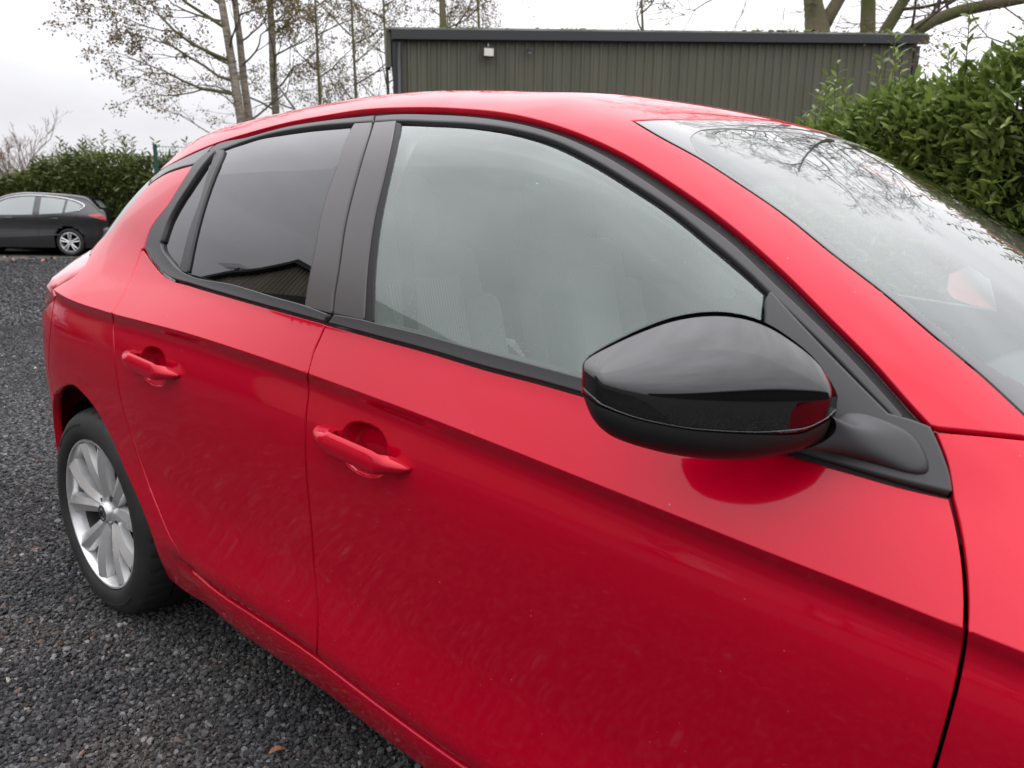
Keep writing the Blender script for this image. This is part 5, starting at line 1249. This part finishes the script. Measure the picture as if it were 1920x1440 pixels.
for tk, n, L in ((bt_[0], 17, 3.0), (bt_[1], 17, 2.9), (bt_[2], 18, 3.1), (bt_[3], 18, 3.1)):
    BB += auto_br(tk, 6.2, tk[-1][0][2], n, L, .05, 4, r6)
for k in range(9):
    i = r6.uniform(1.5, 6.5); P = np.array([t[0] for t in bt_[4]]); p = np.array([np.interp(i, np.arange(len(P)), P[:, q_]) for q_ in range(3)]); BB.append((p, np.array((r6.normal(0, .5), r6.normal(0, .5), r6.uniform(-.2, 1.))), r6.uniform(1., 2.1), .04, 4))
info = tree('bare_tree', 'big bare tree with mossy forked trunks and a limb sweeping over the hedge', np.array((*at((1532, 240), dT)[:2], 0)), bt_, BB, BARK, mat('dark_twig', (.065, .05, .035), .95), None, 51, spread=.5, droop=-.02, nch=3, ratio=.70, minr=.009, sides=12)
# bare shrub left of the big tree
r7 = np.random.default_rng(61); bs_ = at((1460, 240), 23)*np.array((1, 1, 0)); Bw = [(bs_+np.array((r7.normal(0, .5), r7.normal(0, .5), 0)), np.array((r7.normal(0, .12), r7.normal(0, .12), 1)), r7.uniform(3.6, 4.6), .035, 3) for k in range(9)]
tree('bare_shrub', 'thin bare upright twigs above the shed beside the big tree', bs_, [[(bs_, .10), (bs_+np.array((0, 0, 1.)), .07)]], Bw, BARK, BUSHM, None, 62, spread=.25, droop=-.03, nch=3, ratio=.42, minr=.006)
# overhanging twigs at the upper right, with sparse leaves
r8 = np.random.default_rng(64); bx = at((2010, 300), 11)*np.array((1, 1, 0)); tkx = [(bx, .12), (bx+np.array((0, 0, 2.4)), .09), (bx+np.array((-.2, .1, 4.2)), .05)]
tree('ash_sapling', 'sapling with sparse brownish leaves rising out of the laurel hedge', bx, [tkx], [(line(tkx, 2.+.25*k), -VR*r8.uniform(.5, 1.)+np.array((0, 0, r8.uniform(-.1, .6))), r8.uniform(.9, 1.5), .016, 3) for k in range(8)], BARK, BARK, AUT, 65, (.05, .03), 2, spread=.55, nch=3, ratio=.62, minr=.003)
# distant bare bushes on the left
for k, (px, dep, hh, lab) in enumerate(((-20, 42, 3.6, 'bushy bare red-brown tree at the outer end of the row'), (28, 40, 4.6, 'tallest bare red-brown tree beyond the hedge'), (70, 44, 3.4, 'round bare red-brown tree between the tall one and the pale saplings'), (125, 46, 3.9, 'pale bare sapling rising behind the hedge'), (160, 46, 3.4, 'shorter pale bare sapling rising behind the hedge'))):
    r9 = np.random.default_rng(70+k); p = at((px, 380), dep)*np.array((1, 1, 0)); n_ = 10 if k < 3 else 5
    Bq = [(p+np.array((r9.normal(0, .5), r9.normal(0, .5), .2)), np.array((r9.normal(0, .38 if k < 3 else .15), r9.normal(0, .38 if k < 3 else .15), 1)), hh*r9.uniform(.48, .68), .05, 4) for _ in range(n_)]
    tree('bare_bush', lab, p, [[(p, .14), (p+np.array((0, 0, .8)), .10)]], Bq, BARK, BUSHM, None, 80+k, group='bare bushes beyond the hedge', spread=.42, nch=3, ratio=.55, minr=.007)
# far dark scrub behind the hedge

# ---------------------------------------------------------------- other parked cars, some added unseen for reflections (side profile of a hatchback, rear half in view)
BPAINT = mat('black_paint', (.016, .015, .016), .3, 0, 1., .02); WPAINT = mat('lilac_silver_paint', (.36, .34, .44), .3, .4, 1., .02)
CGLASS = mat('pale_window', (.26, .29, .275), .05, 0., 1., .0); LAMPR = mat('lamp_red_lens', (.55, .01, .015), .2, 0, 1.)
PLATE_Y = mat('plate_yellow', (.75, .50, .03), .45); PLATE_K = mat('plate_black', (.01, .01, .01), .5)
LENGTH = 4.38
TOPP = Sp([(-.86, .40), (-.84, .80), (-.80, .98), (-.66, 1.12), (-.50, 1.28), (-.38, 1.375), (-.2, 1.415), (.2, 1.448), (.7, 1.468), (1.2, 1.455), (1.55, 1.38), (2.0, 1.17), (2.3, 1.0), (2.6, .955), (3.0, .90), (3.35, .80), (3.5, .62), (3.52, .4)])
SHO = Sp([(-.86, .90), (0, .99), (1.3, .93), (2.6, .86), (3.5, .70)])
def wbody(x, z, half=.91):
    zt_ = TOPP(x); sh = SHO(x); pl_ = half*(1-np.clip((-x-.15)/.75, 0, 1)**2.6*.34)*(1-np.clip((x-2.5)/1.02, 0, 1)**2.4*.32)
    base = pl_*(1-.045*np.clip((.62-z)/.45, 0, 1)**2-.012*np.sin(np.clip((z-.45)/.4, 0, 1)*np.pi))
    t = np.clip((z-sh)/np.maximum(zt_-sh, .02), 0, 1); gh = np.clip((x+.8)/.5, 0, 1)*np.clip((2.7-x)/.6, 0, 1)
    return base*(1-(.27*t+.05*t*t)*(.45+.55*gh))
def hatch(name, label, paint, loc, rz, plate=None, group=None):
    root = empty(name, loc, rz); tag(root, label, 'car', group)
    xs = np.r_[np.linspace(-.855, -.7, 7), np.linspace(-.66, 3.3, 76), np.linspace(3.34, 3.515, 6)]; nz = 30; bm_ = MB()
    V = []
    for x in xs:
        zt_ = float(TOPP(x)); zs = np.r_[np.linspace(.20, zt_-.07, nz-8), zt_-.07+.07*np.sin(np.linspace(.2, 1., 8)*math.pi/2)]
        for k, z in enumerate(zs):
            wv = float(wbody(x, min(z, zt_-.07)))
            if k >= nz-8: f = (k-(nz-9))/8; wv = wv-.10*(1-math.cos(f*math.pi/2))
            V.append((x, -wv, z))
    V = np.array(V); n = len(xs)
    def arch_hole(c): return (np.hypot(c[0], c[2]-.33) < .365 or np.hypot(c[0]-2.65, c[2]-.33) < .365) and c[2] < .9
    Fs = [(i*nz+k, i*nz+k+1, (i+1)*nz+k+1, (i+1)*nz+k) for i in range(n-1) for k in range(nz-1) if not arch_hole(V[[i*nz+k, (i+1)*nz+k+1]].mean(0))]
    VL = V*np.array((1, -1, 1)); FL = [f[::-1] for f in Fs]; N0 = len(V)
    roofF = [(i*nz+nz-1, N0+i*nz+nz-1, N0+(i+1)*nz+nz-1, (i+1)*nz+nz-1) for i in range(n-1)]
    rear = [(k, N0+k, N0+k+1, k+1) for k in range(nz-1)]; fr = [((n-1)*nz+k, (n-1)*nz+k+1, N0+(n-1)*nz+k+1, N0+(n-1)*nz+k) for k in range(nz-1)]
    body = mobj('body', np.vstack([V, VL]), Fs+[[i+N0 for i in f] for f in FL]+roofF+rear+fr, paint, root, True, None, 35); fixn(body)
    def patch(nm, poly, mt, off, both_=True, par=None):
        p = densify(np.array(poly, float), .04)
        lo = p.min(0); hi = p.max(0); gx, gz = np.meshgrid(np.arange(lo[0], hi[0], .06), np.arange(lo[1], hi[1], .06)); q = np.c_[gx.ravel(), gz.ravel()]; q = q[inside(q, p)]; q = q[bdist(q, p) > .02] if len(q) else q
        nb = len(p); r_ = delaunay_2d_cdt([Vector(map(float, a_)) for a_ in np.vstack([p, q])], [(i, (i+1) % nb) for i in range(nb)], [], 1, 1e-6); V2 = np.array([(v.x, v.y) for v in r_[0]]); f_ = np.array([list(f) for f in r_[2] if len(f) == 3]); f_ = f_[inside(V2[f_].mean(1), p)]
        wv = wbody(V2[:, 0], V2[:, 1])+off
        for sgn in ((-1, 1) if both_ else (-1,)): mobj(nm, np.c_[V2[:, 0], sgn*wv, V2[:, 1]], f_ if sgn > 0 else f_[:, ::-1], mt, par or root, True)
    patch('rear_side_window', [(.62, .965), (.64, 1.36), (.40, 1.35), (.08, 1.305), (.10, 1.0)], CGLASS, .004)
    patch('quarter_window', [(.04, 1.01), (.02, 1.30), (-.16, 1.25), (-.32, 1.17), (-.22, 1.06)], CGLASS, .004)
    patch('front_side_window', [(.78, .955), (.78, 1.375), (1.1, 1.365), (1.45, 1.30), (1.95, 1.05), (2.0, .93)], CGLASS, .004)
    ch = [(-.22, 1.035), (-.37, 1.17), (-.20, 1.268), (.02, 1.328), (.4, 1.378), (.8, 1.40), (1.1, 1.39), (1.46, 1.325), (1.98, 1.06)]
    for sgn in (-1, 1):
        c_ = curve(np.array(ch), .05); b = MB(); b.tube([(x, sgn*(wbody(x, z)+.004), z) for x, z in c_], .014, 6); b.build('chrome_strip', CHROME, root, True)
    for nm, poly in (('door_seam', [(.66, .30), (.70, .95), (.712, .95), (.672, .30)]), ('door_seam', [(-.10, .62), (-.24, .95), (-.228, .95), (-.088, .62)])): patch(nm, poly, PLATE_K, .003)
    patch('painted_reflection', [(.1, .50), (1.9, .40), (1.9, .53), (.8, .57)], mat('painted_reflection_grey', (.06, .06, .06), .35) if 'painted_reflection_grey' not in MATS else MATS['painted_reflection_grey'], .003)  # grey wedge painted on as a reflection along the lower doors
    patch('tail_lamp', [(-.56, .93), (-.80, .83), (-.80, .92), (-.70, .985), (-.62, .99), (-.46, .965)], LAMPR, .006)
    for sgn in (-1, 1):
        for x in (.28, 1.32): b = MB(); b.tube([(x-.1, sgn*(wbody(x, .87)+.012), .872), (x, sgn*(wbody(x, .87)+.03), .876), (x+.1, sgn*(wbody(x, .87)+.012), .872)], .014, 6); b.build('door_handle', paint, root, True)
        for xw in (0., 2.65):
            t = MB(); t.lathe([(.225, -.03), (.245, -.012), (.28, 0), (.31, -.015), (.325, -.04), (.325, -.19), (.30, -.21)], 48); a_ = t.build('wheel', TYRE, root, True, 40)
            rm = MB(); rm.lathe([(.228, -.03), (.235, -.012), (.222, -.01), (.205, -.03), (.20, -.15)], 48)
            for s in range(5):
                for e in (-1, 1):
                    th = s*2*math.pi/5+math.pi/2; c1 = th+e*.30; c2 = th+e*.17; P0 = np.array((.045*math.cos(c1), -.02, .045*math.sin(c1))); P1 = np.array((.215*math.cos(c2), -.015, .215*math.sin(c2))); rm.tube([P0, (P0+P1)/2+np.array((0, .008, 0)), P1], [.017, .015, .017], 6)
            rm.lathe([(.0, -.012), (.05, -.014), (.062, -.03)], 24); rm.build('rim', ALLOY, a_, True, 40)
            dk = MB(); dk.lathe([(.0, -.10), (.205, -.10)], 32); dk.build('brake_disc', DARK, a_)
            a_.location = (xw, sgn*.885, .325)
            a_.scale = (1, 1, 1); a_.rotation_euler = (0, 0, math.pi if sgn < 0 else 0)
            lw = MB(); an = np.linspace(-.2, math.pi+.2, 24); VV = []
            for q_ in an:
                for wv in (.89, .55): VV.append((xw+.37*math.cos(q_), sgn*wv, .33+.37*math.sin(q_)))
            lw.add(VV, [(2*i, 2*i+1, 2*i+3, 2*i+2) for i in range(23)]); lw.add([(xw, sgn*.55, .33)]+[(xw+.37*math.cos(q_), sgn*.55, .33+.37*math.sin(q_)) for q_ in an], [(0, i+1, i+2) for i in range(23)]); lw.build('arch_liner', DARK, root)
    # rear screen, spoiler, bumper and plate
    V = [(-.64, -.55, 1.13), (-.64, .55, 1.13), (-.44, .46, 1.325), (-.44, -.46, 1.325)]; V = [(x-.012, y, z+.012) for x, y, z in V]; mobj('rear_screen', V, [(0, 1, 2, 3)], CGLASS, root, False)
    b = MB(); b.add([(-.30, -.55, 1.415), (-.30, .55, 1.415), (-.52, .50, 1.375), (-.52, -.50, 1.375), (-.30, -.55, 1.37), (-.30, .55, 1.37), (-.50, .50, 1.345), (-.50, -.50, 1.345)], [(0, 1, 2, 3), (4, 7, 6, 5), (3, 2, 6, 7), (0, 3, 7, 4), (1, 5, 6, 2)]); b.build('roof_spoiler', paint, root)
    bevel(MB().box((-.80, 0, .52), (.22, 1.56, .34)).build('rear_bumper', paint, root, True), .09, 4)
    if plate:
        MB().box((-.915, 0, .66), (.012, .52, .115)).build('number_plate', PLATE_Y, root); b = MB()
        for j in range(7): b.box((-.9225, -.20+j*.066+(.02 if j > 3 else 0), .66), (.004, .038, .07))
        b.build('plate_characters', PLATE_K, root)
    return root
p = gnd([(134, 480.5)])[0]; vdir = p[:2]-CO[:2]; vdir /= np.linalg.norm(vdir)
# its side faces the camera; front points to picture left
ang = math.atan2(-CR[1], -CR[0])+R(3)
off = np.array((math.cos(ang+math.pi/2), math.sin(ang+math.pi/2)))   # car +y
hatch('parked_car', 'black hatchback with bright window strip parked against the dark hedge', BPAINT, (p[0]-off[0]*.885, p[1]-off[1]*.885, 0), ang)
hatch('parked_car', 'unseen white hatchback added across the yard as a pale reflection in the red front door', mat('white_paint', (.75, .75, .74), .3, 0, 1., .02), (-3.0, -13.5, 0), R(180))  # added out of view so the red door mirrors a pale streak
hatch('parked_car', 'unseen silver hatchback added beside the white one for the pale door reflection', mat('silver_paint', (.5, .5, .52), .3, .5, 1., .02), (2.6, -13.2, 0), R(180))  # second added car, lengthens the pale streak mirrored in the door
hatch('parked_car', 'pale lilac hatchback with a yellow rear plate parked beyond the tail of the red car', WPAINT, (-9.2, -3.6, 0), R(200), True)

# ---------------------------------------------------------------- workshop, plus an added dark building, on the photographer's side (mirrored in paint and glass)
WALLC = mat('tan_cladding', (.36, .32, .25), .6); vary(WALLC, (.30, .27, .20), (.42, .37, .29), 2., 4., stretch=(1, 1, .2)); DKROOF = mat('dark_roof_sheet', (.025, .026, .03), .6); SHUT = mat('shutter_black', (.02, .02, .022), .5)
def gable_shed(name, label, c, rz, wd, ln, he, ha, WALLC=WALLC):
    root = empty(name, (*c, 0), rz); tag(root, label, 'building')
    # gable end at local x=0 facing +x; corrugated sheets on gable and on both long walls
    def corr(nm, fn, L, top):
        s0 = 0.
        while s0 < L-.02:
            s1 = min(s0+1., L); ss = []; dd = []; k = s0
            while k < s1-.001:
                for o_, d_ in ((0, 0), (.05, 0), (.075, .03), (.125, .03), (.15, 0)):
                    if k+o_ <= s1: ss.append(k+o_); dd.append(d_)
                k += .2
            ss.append(s1); dd.append(0); V = []
            for a_, b_ in zip(ss, dd): V += [fn(a_, b_, .0), fn(a_, b_, top(a_))]
            mobj(nm, V, [(2*i, 2*i+2, 2*i+3, 2*i+1) for i in range(len(ss)-1)], WALLC, root, False); s0 += 1.
    corr('gable_sheet', lambda a_, b_, z: (b_, -wd/2+a_, z), wd, lambda a_: he+(ha-he)*(1-abs(a_-wd/2)/(wd/2)))
    corr('wall_sheet', lambda a_, b_, z: (-a_, wd/2+b_, z), ln, lambda a_: he)
    corr('wall_sheet', lambda a_, b_, z: (-a_, -wd/2-b_, z), ln, lambda a_: he)
    for e in (-1, 1):
        b = MB(); b.add([(.18, e*(wd/2+.25), he-.12), (-ln, e*(wd/2+.25), he-.12), (-ln, 0, ha+.02), (.18, 0, ha+.02), (.18, e*(wd/2+.25), he), (-ln, e*(wd/2+.25), he), (-ln, 0, ha+.16), (.18, 0, ha+.16)], [(0, 1, 2, 3), (4, 7, 6, 5), (0, 4, 5, 1), (0, 3, 7, 4)]); b.build('roof_slope', DKROOF, root)
        b = MB(); b.tube([(.1, e*(wd/2+.30), he-.08), (-ln, e*(wd/2+.30), he-.08)], .07, 8); b.build('gutter', DKROOF, root, True)
    MB().box((.06, -.9, 1.5), (.06, wd*.5, 3.0)).build('roller_shutter', SHUT, root)
    return root
gable_shed('workshop', 'tan corrugated workshop with dark gabled roof and black roller shutter', (-7.1, -4.7), R(90), 7.0, 13., 3.05, 4.15)
gable_shed('added_dark_building', 'unseen dark green corrugated building added ahead of the red car to darken reflections', (13., 7.0), R(90), 6.0, 27., 2.9, 3.9, mat('dark_green_cladding', (.02, .028, .022), .6))  # unseen building added to give the mirror cap a dark reflection
aer = empty('tv_aerial', (-11.9, -5.7, 3.4)); tag(aer, 'tall television aerial on a pole beside the dark gable roof', 'aerial')
b = MB(); b.tube([(0, 0, -3.4), (0, 0, 1.3)], .03, 6); b.build('mast', FASC, aer)
b = MB(); b.tube([(-.6, 0, 1.25), (.6, 0, 1.25)], .015, 6)
for k in np.linspace(-.55, .55, 8): b.tube([(k, -.35, 1.25), (k, .35, 1.25)], .008, 5)
b.build('antenna', FASC, aer)
